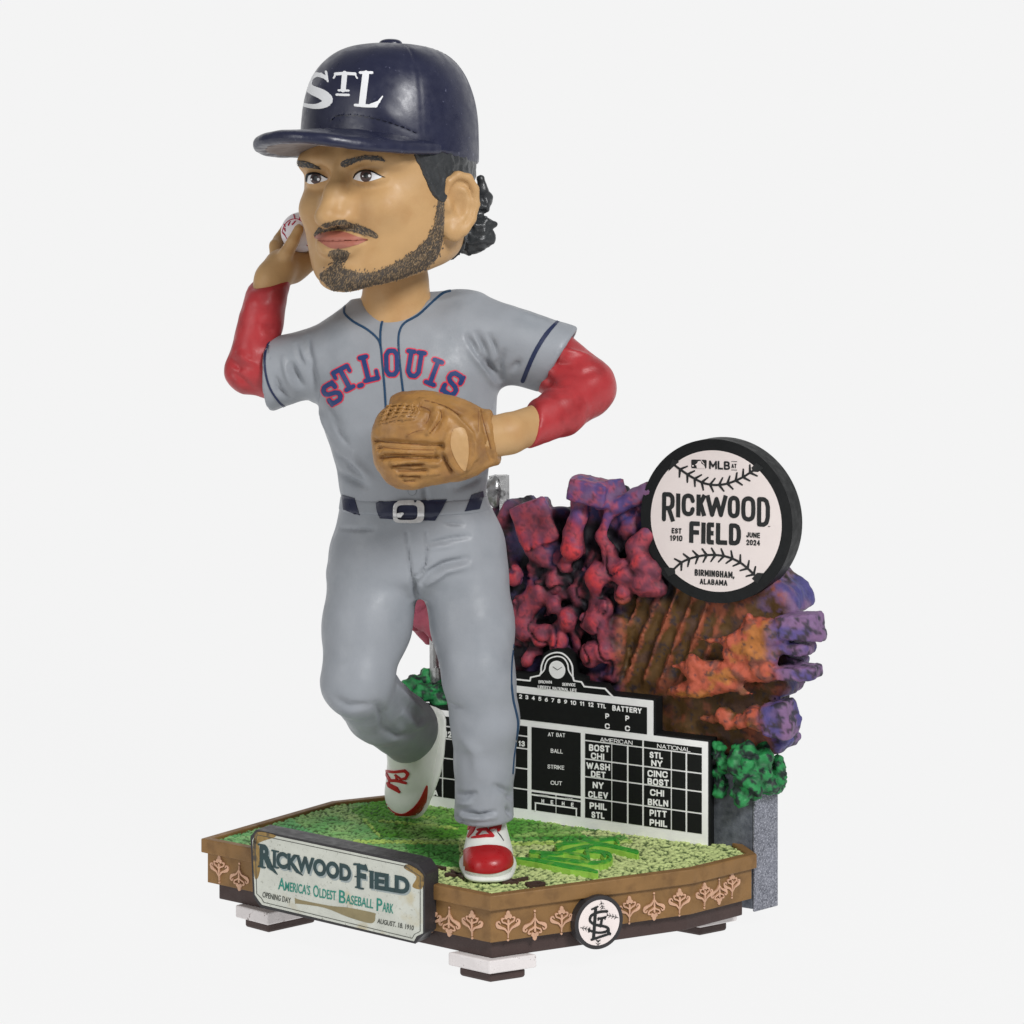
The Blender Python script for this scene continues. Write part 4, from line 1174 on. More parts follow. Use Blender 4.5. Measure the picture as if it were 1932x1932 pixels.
# jersey button, piping, stripes, lettering
bn = gl((610, 1202))[0]
wear(jersey, 'button', [disc(bn, 7.6)], M['trousers'], jer, .02, 2.5)
wear(jersey, 'button_rim', [disc(bn, 8.2)], M['dim_ink'], jer, .008, 2.5, [disc(bn, 6.6)])
for s in ([(622, 196), (622, 228), (660, 264), (720, 298), (765, 336), (782, 372), (790, 450), (800, 560), (806, 660)], [(1092, 128), (1060, 138), (1010, 180), (950, 235), (890, 270), (866, 310), (862, 370), (870, 470), (890, 640)], [(808, 236), (790, 265), (782, 310), (782, 372)]):
    wear(jersey, 'piping', ribbon(curve(c2(*s), 4), 4.0), M['piping'], jer, .012, 3)
wear(jersey, 'sleeve_stripe', ribbon(curve(c2((1578, 256), (1520, 320), (1465, 410), (1415, 528)), 4), [4, 5, 6, 7, 8, 8, 8, 8, 8, 8, 8, 8, 8]), M['stripe'], jer, .012, 3)
wear(jersey, 'sleeve_stripe', ribbon(curve(c2((308, 320), (280, 365), (267, 430), (272, 500), (292, 565), (330, 622), (356, 645)), 4), 3.6), M['stripe'], jer, .012, 3)
G_ = {'S': ([[(.86, .68), (.86, .80), (.70, .92), (.30, .92), (.14, .80), (.14, .64), (.30, .54), (.70, .46), (.86, .36), (.86, .20), (.70, .08), (.30, .08), (.14, .20), (.14, .32)]], [(.86, .95, .86, .66), (.14, .05, .14, .34)]),
      'T': ([[(.06, .9), (.94, .9)], [(.5, .9), (.5, .08)], [(.28, .07), (.72, .07)]], [(.05, .9, .05, .68), (.95, .9, .95, .68)]),
      'L': ([[(.3, .93), (.3, .08)], [(.08, .93), (.52, .93)], [(.08, .08), (.94, .08)]], [(.94, .05, .94, .34)]),
      'O': ([[(.14, .22), (.14, .78), (.32, .92), (.68, .92), (.86, .78), (.86, .22), (.68, .08), (.32, .08), (.14, .22)]], []),
      'U': ([[(.2, .93), (.2, .22), (.36, .08), (.64, .08), (.8, .22), (.8, .93)], [(.02, .93), (.38, .93)], [(.62, .93), (.98, .93)]], []),
      'I': ([[(.5, .06), (.5, .94)], [(.22, .93), (.78, .93)], [(.22, .07), (.78, .07)]], []),
      '.': ([[(.38, .1), (.62, .1)]], [])}


def block(ch, c, w, h, ang, tk):
    ca, sa_ = math.cos(math.radians(ang)), math.sin(math.radians(ang)); out = []
    f = lambda x, y: (c[0] + (x - .5) * w * ca + (y - .5) * h * sa_, c[1] + (x - .5) * w * sa_ - (y - .5) * h * ca)
    for st in G_[ch][0]: out += ribbon([f(*p) for p in st], tk)
    for a, b, x, y in G_[ch][1]: out += ribbon([f(a, b), f(x, y)], tk * .8)
    return out


for ch, c, w, h, an in (('S', (568, 584), 74, 98, -32), ('T', (624, 518), 78, 112, -28), ('.', (694, 548), 50, 1, -20), ('L', (730, 472), 66, 122, -14), ('O', (832, 448), 66, 124, -1), ('U', (934, 454), 76, 124, 9), ('I', (1020, 490), 66, 122, 21), ('S', (1102, 542), 76, 112, 31)):
    cc = c2(c)[0]; k_ = .424
    nm = wear(jersey, 'letter', block(ch, cc, w * k_, h * k_, an, 13.2), M['letter_red'], jer, .010, 3)
    wear(jersey, 'letter_core', block(ch, cc, w * k_, h * k_, an, 8.4), M['letter_navy'], jer, .020, 3)
# trouser seam piping
wear(trs, 'piping', ribbon(curve(c6((938, 800), (928, 880), (926, 980), (934, 1060), (948, 1120), (956, 1170), (950, 1240), (938, 1320), (932, 1400)), 4), [2.0] * 9 + [3.4] * 16 + [2] * 8), M['piping'], trousers, .012, 3)

# ------------------------------------------------------------------ red undershirt sleeves
us = Clay((-6.9, .6, 11.5), (-4.2, 3.4, 15.2), 0.045)
cl = redL[3][0] - redL[2][0]; cl /= np.linalg.norm(cl)
us.chain(redL[:3], .1)
us.cone(redL[2][0], redL[3][0] + cl * .4, redL[2][1], redL[3][1], .1, cut=(P(510, 530, 2.1), np.array((-.2, -.35, .92))))
ul = us.surface().relax(2)
for px, w, d in ((((105, 430), (150, 470), (190, 460)), .1, -.05), (((110, 490), (160, 520), (200, 560)), .1, -.05), (((150, 400), (190, 440), (220, 450)), .08, .05), (((250, 280), (300, 300), (330, 290)), .12, -.04), (((180, 180), (260, 190), (330, 180)), .14, .03)):
    ul.crease(c2(*px), w, d * 1.6)
ul.rough(2.2, .025, 2); ul.build('undershirt_sleeve', M['red'], player)
us = Clay((-.6, -2.0, 10.3), (3.0, 3.0, 14.0), 0.045)
us.chain(redR[:3], .14)
cr_ = redR[3][0] - redR[2][0]; cr_ /= np.linalg.norm(cr_)
us.cone(redR[2][0], redR[3][0] + cr_ * .5, redR[2][1], redR[3][1], .14, cut=(P(1001, 802, -.6), np.array((-.86, -.36, .22))))
ur = us.surface().relax(2)
for px, w, d in ((((1525, 420), (1570, 450), (1640, 455)), .1, -.05), (((1560, 390), (1620, 400), (1700, 410)), .09, .05), (((1500, 500), (1540, 540), (1600, 545)), .1, -.06), (((1600, 480), (1680, 500), (1750, 480)), .13, -.04), (((1440, 650), (1560, 620), (1700, 600)), .22, .03)):
    ur.crease(c2(*px), w, d * 1.6)
ur.rough(2.0, .02, 2); ur.build('undershirt_sleeve', M['red'], player)

# ------------------------------------------------------------------ shoes
def shoe_field(cl, O, X, Yf, Z, sc=1.0):
    """local frame: X side, Yf towards the toe, Z up from the sole"""
    T = lambda x, y, z: O + (X * x + Yf * y + Z * z) * sc
    Rm = np.stack([X, Yf, Z])
    cl.ball(T(0, .62, .30), np.array((.56, .78, .40)) * sc, 0, rot=Rm, pw=2.3)
    cl.ball(T(0, -.25, .36), np.array((.50, .95, .46)) * sc, .18, rot=Rm, pw=2.3)
    cl.cone(T(0, .30, .48), T(0, -.45, 1.0), .44 * sc, .42 * sc, .22)


def sole_field(cl, O, X, Yf, Z, sc=1.0):
    T = lambda x, y, z: O + (X * x + Yf * y + Z * z) * sc
    Rm = np.stack([X, Yf, Z])
    cl.ball(T(0, .55, .08), np.array((.58, .86, .10)) * sc, 0, rot=Rm, pw=3.0)
    cl.ball(T(0, -.45, .08), np.array((.50, .80, .10)) * sc, .1, rot=Rm, pw=3.0)


def make_shoe(O, X, Yf, Z, lo, hi, sc):
    c_ = Clay(lo, hi, 0.035); shoe_field(c_, O, X, Yf, Z, sc)
    # trim below the sole
    c_.op(lambda A, B, C: (A - O[0]) * Z[0] + (B - O[1]) * Z[1] + (C - O[2]) * Z[2] - .02, lo, hi, 0, 'sub') if False else None
    s1 = c_.surface().relax(2)
    c_ = Clay(lo, hi, 0.035); sole_field(c_, O, X, Yf, Z, sc); s2 = c_.surface().relax(1)
    sh = s1.build('shoe', M['shoe'], player)
    so = s2.build('sole', M['shoe'], sh)
    return s1, s2, sh


toeP = P(919, 1656, 0.02)
Yf = np.array((.03, -1, 0.0)); Yf /= np.linalg.norm(Yf); Zu = np.array((0, 0, 1.0)); X_ = np.cross(Yf, Zu)
sc = .96
O1 = np.array((toeP[0], 1.38, TURF + .0))
s1, s2, shoe1 = make_shoe(O1, X_, Yf, Zu, O1 - np.array((.9, 1.6, .15)), O1 + np.array((.9, 1.6, 1.7)), sc)
tg = Targets(s1)
cap_px = curve(ft((1000, 1430), (1005, 1290), (1060, 1215), (1200, 1190), (1320, 1178), (1480, 1195), (1570, 1250), (1600, 1330), (1585, 1425), (1450, 1490), (1300, 1512), (1120, 1490)), 4, True)
wear(tg, 'toe_cap', [cap_px], M['shoe_red'], shoe1, .02, 3, (), .02)
lace_w = lambda L_, sk, par: wear(sk, 'lace', [r for s, w in L_ for r in ribbon(ft(*s), w)], M['lace'], par, .03, 2.5)
lace_w([([(1040, 1055), (1090, 970), (1130, 900)], [2, 4, 5]), ([(1080, 1080), (1130, 1000), (1170, 900)], [3, 7, 8]), ([(1120, 890), (1200, 885), (1300, 888), (1390, 890)], 6), ([(1390, 890), (1440, 940), (1435, 1000)], [8, 8, 6]), ([(1370, 900), (1400, 960)], [8, 8]), ([(1190, 1000), (1290, 990), (1350, 1050), (1375, 1072)], [3, 5, 5, 3]), ([(1120, 1090), (1200, 1080), (1290, 1068), (1370, 1072)], [2, 4, 5, 4]), ([(1180, 1060), (1230, 1010)], 3), ([(1330, 985), (1385, 970)], 3)], tg, shoe1)
wear(tg, 'seam_line', ribbon(ft((1420, 1020), (1460, 1070), (1495, 1125)), [1, 1.4, .6]), M['charcoal'], shoe1, .012, 2.5)

Yf = P(764, 1520, 4.75) - P(803, 1372, 4.85); Yf /= np.linalg.norm(Yf)
Zu = np.array((-.56, -.80, .02)); Zu -= Yf * (Zu @ Yf); Zu /= np.linalg.norm(Zu); X2 = np.cross(Yf, Zu)
sc2 = 1.0
O2 = P(797, 1430, 5.22)
s1b, s2b, shoe2 = make_shoe(O2, X2, Yf, Zu, O2 - np.array((1.5, 1.9, 1.8)), O2 + np.array((1.4, 1.4, 1.8)), sc2)
tg2 = Targets(s1b, s2b)
wear(tg2, 'toe_cap', [curve(ft((100, 660), (170, 760), (290, 805), (400, 755), (500, 640), (585, 470), (592, 560), (570, 690), (510, 790), (400, 822), (250, 822), (150, 780)), 4, True)], M['shoe_red'], shoe2, .02, 3, (), .02)
lace_w([([(100, 300), (200, 310), (330, 295), (365, 330), (340, 385), (290, 395), (220, 345)], [5, 4, 5, 6, 5, 3, 3]), ([(110, 320), (160, 410), (240, 410), (345, 440)], [3, 5, 5, 4]), ([(230, 350), (240, 420)], 3), ([(130, 440), (150, 480), (270, 545)], [3, 4, 4]), ([(140, 450), (240, 500), (265, 545)], [4, 4, 4]), ([(160, 400), (140, 450)], 3)], tg2, shoe2)

# ------------------------------------------------------------------ head
TH = math.radians(33); HX, HY = (737 - CX) * 46.2 / FPX, 1.2
RX = np.array((math.cos(TH), -math.sin(TH), 0)); FX = np.array((-math.sin(TH), -math.cos(TH), 0)); ZX = np.array((0, 0, 1.0))
H = lambda r, f, z: np.array((HX, HY, 0)) + RX * r + FX * f + ZX * z
RM = np.stack([RX, FX, ZX])
#       z      a     front  back
HR = np.array([(14.2, 1.0, 1.62, .7), (14.5, 1.2, 1.76, 1.0), (14.9, 1.42, 1.86, 1.25), (15.3, 1.58, 1.85, 1.4), (15.7, 1.68, 1.86, 1.5), (16.1, 1.73, 1.86, 1.6),
               (16.5, 1.76, 1.84, 1.68), (16.9, 1.78, 1.78, 1.78), (17.3, 1.78, 1.84, 1.80), (17.8, 1.66, 1.74, 1.7), (18.6, 1.4, 1.45, 1.4), (19.3, .9, .9, .9)])


def head_fn(grow=0.0, jaw=True):
    def fn(X, Y, Z):
        x, y = X - HX, Y - HY
        r = x * RX[0] + y * RX[1]; f = x * FX[0] + y * FX[1]
        a = smooth_interp(Z, HR[:, 0], HR[:, 1]) + grow; ff = smooth_interp(Z, HR[:, 0], HR[:, 2]) + grow; fb = smooth_interp(Z, HR[:, 0], HR[:, 3]) + grow
        q = np.where(f > 0, (np.abs(r / a) ** 2.35 + np.abs(f / ff) ** 2.35) ** (1 / 2.35), np.sqrt((r / a) ** 2 + (f / fb) ** 2))
        d = (q - 1) * np.minimum(a, ff)
        under = (14.44 - grow + np.maximum(1.75 - f, 0) * .27 + .03 * r * r - Z) * .9     # jaw underside
        k = .28; h = np.clip(.5 - .5 * (d - under) / k, 0, 1)
        d = d + (under - d) * h + k * h * (1 - h)
        return np.maximum(d, Z - 19.3)
    return fn


hb = (H(0, 0, 14.0) - 2.7, H(0, 0, 19.4) + 2.7)
hlo, hhi = np.array((HX - 2.9, HY - 2.9, 14.0)), np.array((HX + 2.9, HY + 2.6, 18.2))
hc = Clay(hlo, hhi, 0.042)
hc.op(head_fn(), hlo, hhi)
# brow ridge, nose, cheeks, lips, chin
for s in (-1, 1):
    hc.cone(H(s * .28, 1.80, 17.2), H(s * 1.25, 1.42, 17.22), .16, .15, .25)
    hc.ball(H(s * .80, 1.42, 16.2), (.45, .42, .38), .35, rot=RM)
    hc.ball(H(s * .68, 1.86, 16.86), (.40, .22, .24), .22, 'sub', rot=RM)           # eye socket
    hc.ball(H(s * .68, 1.56, 16.85), (.42, .28, .25), .06, rot=RM)                   # eyeball and lids
hc.chain([(H(0, 1.80, 16.98), .15), (H(0, 2.02, 16.5), .19), (H(0, 2.26, 16.06), .23)], .16)
hc.ball(H(0, 2.26, 15.99), (.25, .24, .20), .12, rot=RM)
for s in (-1, 1): hc.ball(H(s * .27, 2.0, 15.97), (.17, .24, .16), .12, rot=RM); hc.ball(H(s * .26, 1.86, 16.22), (.22, .2, .26), .2, rot=RM)
hc.ball(H(0, 1.86, 15.45), (.58, .22, .24), .2, rot=RM)                              # mouth mound
hc.ball(H(0, 1.93, 15.52), (.46, .16, .10), .08, rot=RM); hc.ball(H(0, 1.92, 15.28), (.40, .16, .10), .08, rot=RM)
hc.ball(H(0, 1.72, 14.72), (.55, .28, .26), .2, rot=RM)
# ears
for s in (1, -1):
    eo = H(s * 1.82, .12, 16.25); eR = np.array((RX * .45 * s - FX * .9)); eR /= np.linalg.norm(eR); eN = np.cross(eR, ZX) * s
    eN = eN if eN @ (RX * s) > 0 else -eN
    Em = np.stack([eR, eN, ZX])
    hc.ball(eo + eR * .02 + ZX * .10, (.42, .15, .62), .10, rot=Em, pw=2.1)
    L2 = lambda a, b, o: eo + eR * a + ZX * b + eN * o
    hc.ball(L2(.03, .10, .24), (.33, .14, .50), .04, 'sub', rot=Em)
    hc.chain([(L2(p[0] * .92, p[1] * .93, p[2]), r) for p, r in (((-.34, .30, .10), .07), ((-.28, .56, .13), .085), ((-.05, .72, .15), .09), ((.22, .66, .16), .09), ((.40, .40, .17), .09), ((.43, .05, .16), .085), ((.33, -.30, .15), .085), ((.14, -.56, .13), .10))], .05)
    hc.chain([(L2(p[0] * .92, p[1] * .93, p[2]), r) for p, r in (((-.08, .42, .08), .06), ((.14, .36, .11), .07), ((.23, .12, .12), .075), ((.18, -.18, .11), .07), ((.02, -.36, .10), .07))], .06)
    hc.ball(L2(-.02, .0, .17), (.13, .13, .22), .04, 'sub', rot=Em)
    hc.ball(L2(-.26, .0, .10), (.09, .10, .15), .06, rot=Em)
    hc.ball(L2(-.08, -.52, .06), (.24, .14, .24), .1, rot=Em)
hc.ball(H(.05, -.12, 15.2), (.8, .8, .6), .3)
head = hc.surface().relax(3, .5)
for px, w, d in ((((560, 1335), (800, 1345), (1060, 1338), (1330, 1322)), .05, -.05), (((1110, 250), (1240, 195), (1400, 200), (1560, 260)), .06, -.03), (((380, 260), (480, 235), (620, 260)), .05, -.03), (((1130, 420), (1250, 460), (1400, 450)), .08, -.02),
                 (((740, 1470), (880, 1485), (1020, 1470)), .09, -.05)):
    head.crease(f3(*px), w, d)
for px, w, d in ():
    head.crease(ea(*px), w, d)
head.rough(2.0, .008, 2)
headO = head.build('head', M['skin'], player)

# eyes
def eye(shape, iris, ir, pup, pr, lights, lid, lw):
    e = wear(head, 'eye', [curve(f3(*shape), 4, True)], M['eye_white'], headO, .008, 2)
    sh = [tuple(q) for q in curve(f3(*shape), 4, True)]
    c = f3(iris)[0]
    def clip(poly):
        q = np.array(resample(poly, .8, True)); out = []
        S_ = np.array(sh); ce = S_.mean(0)
        for p in q:
            if inside(p[None], sh)[0]: out.append(tuple(p)); continue
            lo_, hi_ = 0.0, 1.0
            for _ in range(16):
                m_ = (lo_ + hi_) / 2
                if inside((np.array(c) + (p - np.array(c)) * m_)[None], sh)[0]: lo_ = m_
                else: hi_ = m_
            out.append(tuple(np.array(c) + (p - np.array(c)) * lo_))
        return out
    wear(head, 'iris', [clip(disc(c, ir[0] * .12, ir[1] * .12, 28))], M['iris'], headO, .016, 1.5)
    wear(head, 'pupil', [clip(disc(f3(pup)[0], pr * .12, pr * .13, 16))], M['pupil'], headO, .022, 1.5)
    for q, r in lights: wear(head, 'eye_highlight', [disc(f3(q)[0], r * .12, None, 10)], M['white_print'], headO, .028, 1.2)
    wear(head, 'eyelid_line', ribbon(curve(f3(*lid), 4), np.interp(np.linspace(0, 1, len(curve(f3(*lid), 4))), np.linspace(0, 1, len(lw)), lw).tolist()), M['pupil'], headO, .02, 1.5)


eye([(1112, 360), (1150, 295), (1220, 252), (1310, 238), (1400, 258), (1490, 300), (1562, 332), (1480, 368), (1380, 397), (1280, 406), (1180, 388)], (1315, 318), (88, 92), (1318, 312), 38, [((1372, 320), 20), ((1272, 326), 11)], [(1118, 355), (1158, 290), (1230, 250), (1320, 236), (1420, 260), (1520, 308), (1605, 340)], [1.5, 3, 2.6, 2.4, 2.2, 1.6, .8])
eye([(378, 370), (400, 312), (470, 285), (560, 290), (640, 320), (706, 352), (690, 385), (600, 412), (500, 440), (400, 432)], (525, 358), (82, 82), (520, 350), 40, [((570, 372), 20), ((465, 372), 13)], [(380, 400), (395, 312), (480, 284), (580, 294), (695, 352)], [3, 4, 3.4, 2.6, 1.6])

# lips
wear(head, 'lips', [curve(f3((500, 1272), (620, 1222), (760, 1196), (880, 1190), (1000, 1210), (1150, 1268), (1335, 1322), (1150, 1342), (850, 1350), (640, 1342), (570, 1325)), 4, True), curve(f3((600, 1340), (850, 1340), (1150, 1336), (1325, 1324), (1200, 1390), (1050, 1430), (900, 1462), (760, 1450), (660, 1400)), 4, True)], M['lip'], headO, .014, 2.5)
wear(head, 'mouth_line', ribbon(curve(f3((570, 1340), (680, 1345), (860, 1345), (1080, 1338), (1330, 1322)), 4), [1.6, 1.6, 1.3, 1.2, 1.2, 1.2, 1.2, 1.2, 1.2, 1.2, 1.2, 1.3, 1.5, 1.8, 2.2, 2.6, 2.6]), M['mouth_line'], headO, .024, 2)

# painted whiskers: many short strokes, joined
def strokes(sk, name, regions, m, parent, n, ln, wd, dirf, off=.012, soft=2.5):
    lo_ = np.min([np.min(r, 0) for r in regions], 0); hi_ = np.max([np.max(r, 0) for r in regions], 0)
    V, F = [], []; got = 0; tries = 0
    while got < n and tries < n * 40:
        tries += 1
        p = lo_ + rng.random(2) * (hi_ - lo_); q = p + rng.normal(0, soft, 2)
        if not any(inside(q[None], r)[0] for r in regions): continue
        d = dirf(p); a = math.atan2(d[1], d[0]) + rng.normal(0, .22); L_ = ln * rng.uniform(.6, 1.25); w = wd * rng.uniform(.7, 1.2)
        d = np.array((math.cos(a), math.sin(a))); nn = np.array((-d[1], d[0]))
        mid = p + nn * rng.normal(0, .5)
        q4 = [p - d * L_ / 2, mid + nn * w / 2, p + d * L_ / 2, mid - nn * w / 2]
        hits = [sk.hit(*x) for x in q4]
        if any(h[0] is None for h in hits): continue
        pts = [h[0] + h[1] * (off + .006 * rng.random()) for h in hits]
        if max(x[1] for x in pts) - min(x[1] for x in pts) > .25: continue
        b = len(V); V += pts; F.append((b, b + 3, b + 2, b + 1)); got += 1
    if not V: return
    o = mesh(name, np.array(V), F, m, parent, True)
    return tag(o, kind='stuff')


beard = [z1((672, 1530), (740, 1515), (805, 1535), (790, 1590), (752, 1612), (765, 1640), (830, 1658), (900, 1675), (1000, 1662), (1120, 1605), (1240, 1530), (1325, 1450), (1378, 1350), (1398, 1230), (1412, 1150), (1446, 1155), (1448, 1300), (1442, 1430), (1405, 1560), (1330, 1640), (1200, 1695), (1050, 1745), (920, 1795), (820, 1810), (715, 1800), (640, 1740), (608, 1680), (660, 1655), (705, 1605), (690, 1570))]
def bdir(p):
    x = (p[0] - 600) / 240
    return (-.45 + .75 * np.clip(x, 0, 1) * 0 - .2 * math.sin(p[0] * .7), 1.0)
# the painted base tone under the whiskers
M['beard_base'] = mat('beard_wash_paint', (106, 90, 70), 0.6, 0.2, 9, 0.35, 30, rgb2=(92, 80, 68), f2=(.4, .62), s2=6)
wear(head, 'beard', [curve([tuple(q) for q in beard[0]], 3, True)], M['beard_base'], headO, .006, 3.5)
strokes(head, 'beard_whiskers', beard, M['stubble'], headO, 1700, 6.2, 1.9, bdir, .012, 2.6)
strokes(head, 'beard_highlights', beard, M['stubble_light'], headO, 900, 5.4, 1.25, bdir, .02, 1.0)
mus = [f3((490, 1240), (540, 1170), (640, 1072), (760, 1050), (850, 1012), (960, 1012), (1080, 1062), (1250, 1112), (1400, 1172), (1500, 1250), (1470, 1305), (1350, 1258), (1200, 1222), (1050, 1182), (900, 1155), (760, 1182), (620, 1202), (520, 1262))]
mx = f3((860, 1100))[0][0]
mdir = lambda p: (np.clip((p[0] - mx) / 70, -.8, .8), 1.0)
wear(head, 'moustache', [curve([tuple(q) for q in mus[0]], 3, True)], M['beard_base'], headO, .006, 3)
strokes(head, 'moustache_whiskers', mus, M['stubble'], headO, 300, 6.5, 2.0, mdir, .014, 1.2)
strokes(head, 'moustache_highlights', mus, M['stubble_light'], headO, 150, 5, 1.3, mdir, .02, .4)
for br_, dr in ([f3((912, 135), (960, 80), (1100, 38), (1250, 5), (1400, -2), (1540, 20), (1612, 88), (1500, 75), (1350, 60), (1200, 75), (1080, 130), (960, 182)), lambda p: (1, -.7)], [f3((172, 92), (290, 76), (400, 100), (520, 150), (602, 216), (500, 205), (380, 182), (260, 158), (178, 162)), lambda p: (-1, -.4)]):
    e = wear(head, 'eyebrow', [curve([tuple(q) for q in br_], 3, True)], M['stubble'], headO, .012, 2.5)
    strokes(head, 'eyebrow_hairs', [br_], M['hair'], headO, 150, 6, 1.2, dr, .02, .8)
    strokes(head, 'eyebrow_highlights', [br_], M['stubble_light'], headO, 34, 5, .9, dr, .03, .2)

# ------------------------------------------------------------------ hair
ha = Clay(hlo + np.array((0, -.1, .3)), np.array((HX + 3.6, HY + 3.0, 18.0)), 0.045)
ha.op(head_fn(.07), hlo, hhi)
def hair_cut(X, Y, Z):
    x, y = X - HX, Y - HY
    f = x * FX[0] + y * FX[1]; r = x * RX[0] + y * RX[1]
    lim = np.interp(Z, [14.0, 15.2, 15.9, 16.15, 16.3, 16.4, 16.6, 17.0, 17.5, 18], [-.8, -.75, -.55, -.1, .50, .70, .86, 1.04, 1.26, 1.3]).astype(np.float32) - .75 * (r < 0)
    low = np.interp(f, [-3, -.6, 0, .5, .7, 2], [15.0, 15.05, 15.9, 16.2, 16.25, 16.3]).astype(np.float32)
    return np.maximum(np.maximum(f - lim, (low - Z)), Z - 17.45)
d_ = ha.d
sl, X, Y, Z = ha._box(ha.lo, ha.lo + ha.n * ha.h)
ha.d = np.maximum(ha.d, hair_cut(X, Y, Z)).astype(np.float32)
for u, v, y, r in ((860, 430, 2.6, 38), (830, 420, 3.0, 45), (790, 430, 3.2, 45), (740, 420, 3.2, 45), (880, 380, 2.6, 26)):
    ha.ball(P(u, v, y), R(r, y), .06)
for ln in (((780, 470, 60, 2.3), (820, 600, 70, 2.3), (800, 760, 90, 2.25)), ((760, 860, 90, 2.1), (830, 800, 95, 2.1), (885, 745, 80, 2.2)), ((740, 900, 70, 2.0), (830, 880, 75, 2.0), (880, 830, 60, 2.1)), ((690, 1030, 60, 2.0), (770, 1010, 45, 1.95), (850, 1050, 40, 2.0)),
           ((600, 1180, 70, 1.85), (720, 1150, 90, 1.75), (860, 1130, 85, 1.8), (975, 1130, 58, 1.9)), ((620, 1100, 60, 2.0), (760, 1080, 55, 1.9), (880, 1100, 45, 1.9)), ((480, 1270, 60, 1.9), (640, 1280, 75, 1.72), (820, 1270, 85, 1.75), (930, 1290, 62, 1.85)), ((470, 1360, 55, 1.9), (600, 1390, 62, 1.7), (780, 1380, 75, 1.7), (910, 1360, 75, 1.85)),
           ((480, 1450, 50, 1.9), (620, 1480, 55, 1.72), (780, 1465, 60, 1.75), (870, 1430, 50, 1.85)), ((500, 1540, 38, 1.95), (620, 1550, 38, 1.8), (760, 1510, 40, 1.85))):
    q_ = [(P(*ea((a + 25, b))[0], y_), R(r * .145, y_)) for a, b, r, y_ in ln]
    ha.chain(q_, .025)
hs = ha.surface().relax(2, .4)
for px in (((440, 1400), (520, 1470), (640, 1520), (800, 1500)), ((470, 1360), (560, 1440), (700, 1460), (880, 1440)), ((700, 1010), (760, 1000), (860, 1040)), ((690, 1060), (760, 1090), (860, 1090)), ((620, 1200), (700, 1290), (840, 1300), (960, 1260)), ((760, 960), (830, 960), (900, 920)), ((600, 1130), (680, 1200), (800, 1190)), ((800, 700), (850, 760), (880, 850)), ((560, 1250), (640, 1370), (780, 1390)), ((880, 1100), (950, 1140), (1000, 1120))):
    hs.crease(ea(*px), .05, -.05)
for px in (((100, 250), (140, 400), (210, 560)), ((200, 300), (240, 420), (250, 560)), ((300, 260), (320, 360), (330, 440)), ((50, 300), (100, 460), (190, 640)), ((430, 290), (520, 260), (640, 280))):
    hs.crease(ea(*px), .05, -.025)
hs.rough(4.5, .03, 3)
hs.build('hair', M['hair'], headO)

# ------------------------------------------------------------------ cap
ZC = 17.28
cc = Clay((HX - 2.7, HY - 2.7, 17.0), (HX + 2.7, HY + 2.7, 20.3), 0.045)
def crown(X, Y, Z):
    x, y = X - HX, Y - HY
    r = x * RX[0] + y * RX[1]; f = x * FX[0] + y * FX[1]
    t = np.clip((Z - ZC) / 2.52, 0, 2)
    q = (((np.abs(r) / 1.86) ** 2.2 + (np.abs(f - .02) / 1.93) ** 2.2) ** (3.1 / 2.25) + t ** 3.1) ** (1 / 3.1)
    return np.maximum((q - 1) * 1.9, 17.20 + .20 * np.maximum(f + .3, 0) - Z)
cc.op(crown, cc.lo, cc.lo + cc.n * cc.h)
caps = cc.surface().relax(2, .5)
# panel seams and the stitched front edge
def rf(r, f, z): return H(r, f, z)
def seam3(ang):
    return np.array([H(1.86 * math.cos(ang) * (1 - t ** 3.1) ** (1 / 3.1), 1.93 * math.sin(ang) * (1 - t ** 3.1) ** (1 / 3.1), ZC + 2.52 * t) for t in np.linspace(0.02, .995, 60)])
for a in (33, 147, 270, 210, -30):
    caps.crease3(seam3(math.radians(a)), .04, -.035, False)
    caps.crease3(seam3(math.radians(a + 2.6)), .04, .02, False)
dash = z1((690, 640), (720, 610), (770, 602), (860, 605), (940, 618), (1020, 636), (1100, 660), (1180, 690), (1260, 725))
dd = resample(dash, 7)
caps.crease([(x, y + 3) for x, y in dash], .03, -.008, False)
caps.crease(z1((1290, 830), (1400, 845), (1540, 850), (1650, 840)), .06, .02)
caps.crease(z1((1000, 530), (1060, 600), (1140, 650)), .15, .02)
caps.rough(1.2, .014, 2)
capO = caps.build('cap', M['navy'], player)
for a, b in zip(dd[::2], dd[1::2]): wear(caps, 'stitch', ribbon([tuple(a), tuple(b)], 2.2), M['navy'], capO, .03, 3)
bt2 = Clay(H(0, 0, 19.6) - .5, H(0, 0, 19.8) + .5, 0.03); bt2.ball(H(0, 0, 19.80), (.26, .26, .12), 0, pw=2.4)
bt2.surface().relax(1).build('button', M['navy'], capO)


def brim_fn(th, dz, shrink=0.0):
    def fn(X, Y, Z):
        x, y = X - HX, Y - HY
        r = x * RX[0] + y * RX[1]; f = x * FX[0] + y * FX[1]
        o = ((np.abs(r) / (1.80 - shrink)) ** 2.5 + (np.abs(np.maximum(f - .45, 0)) / (3.3 - shrink)) ** 2.5) ** (1 / 2.5)
        d1 = (o - 1) * 1.6
        zb = 17.74 - .06 * (f - 1.9) - .115 * r * r + dz
        d2 = np.abs(Z - zb) * .95 - th
        k = .12; h = np.clip(.5 - .5 * (d1 - d2) / k, 0, 1); d = d1 + (d2 - d1) * h + k * h * (1 - h)
        return np.maximum(d, .6 - f)
    return fn


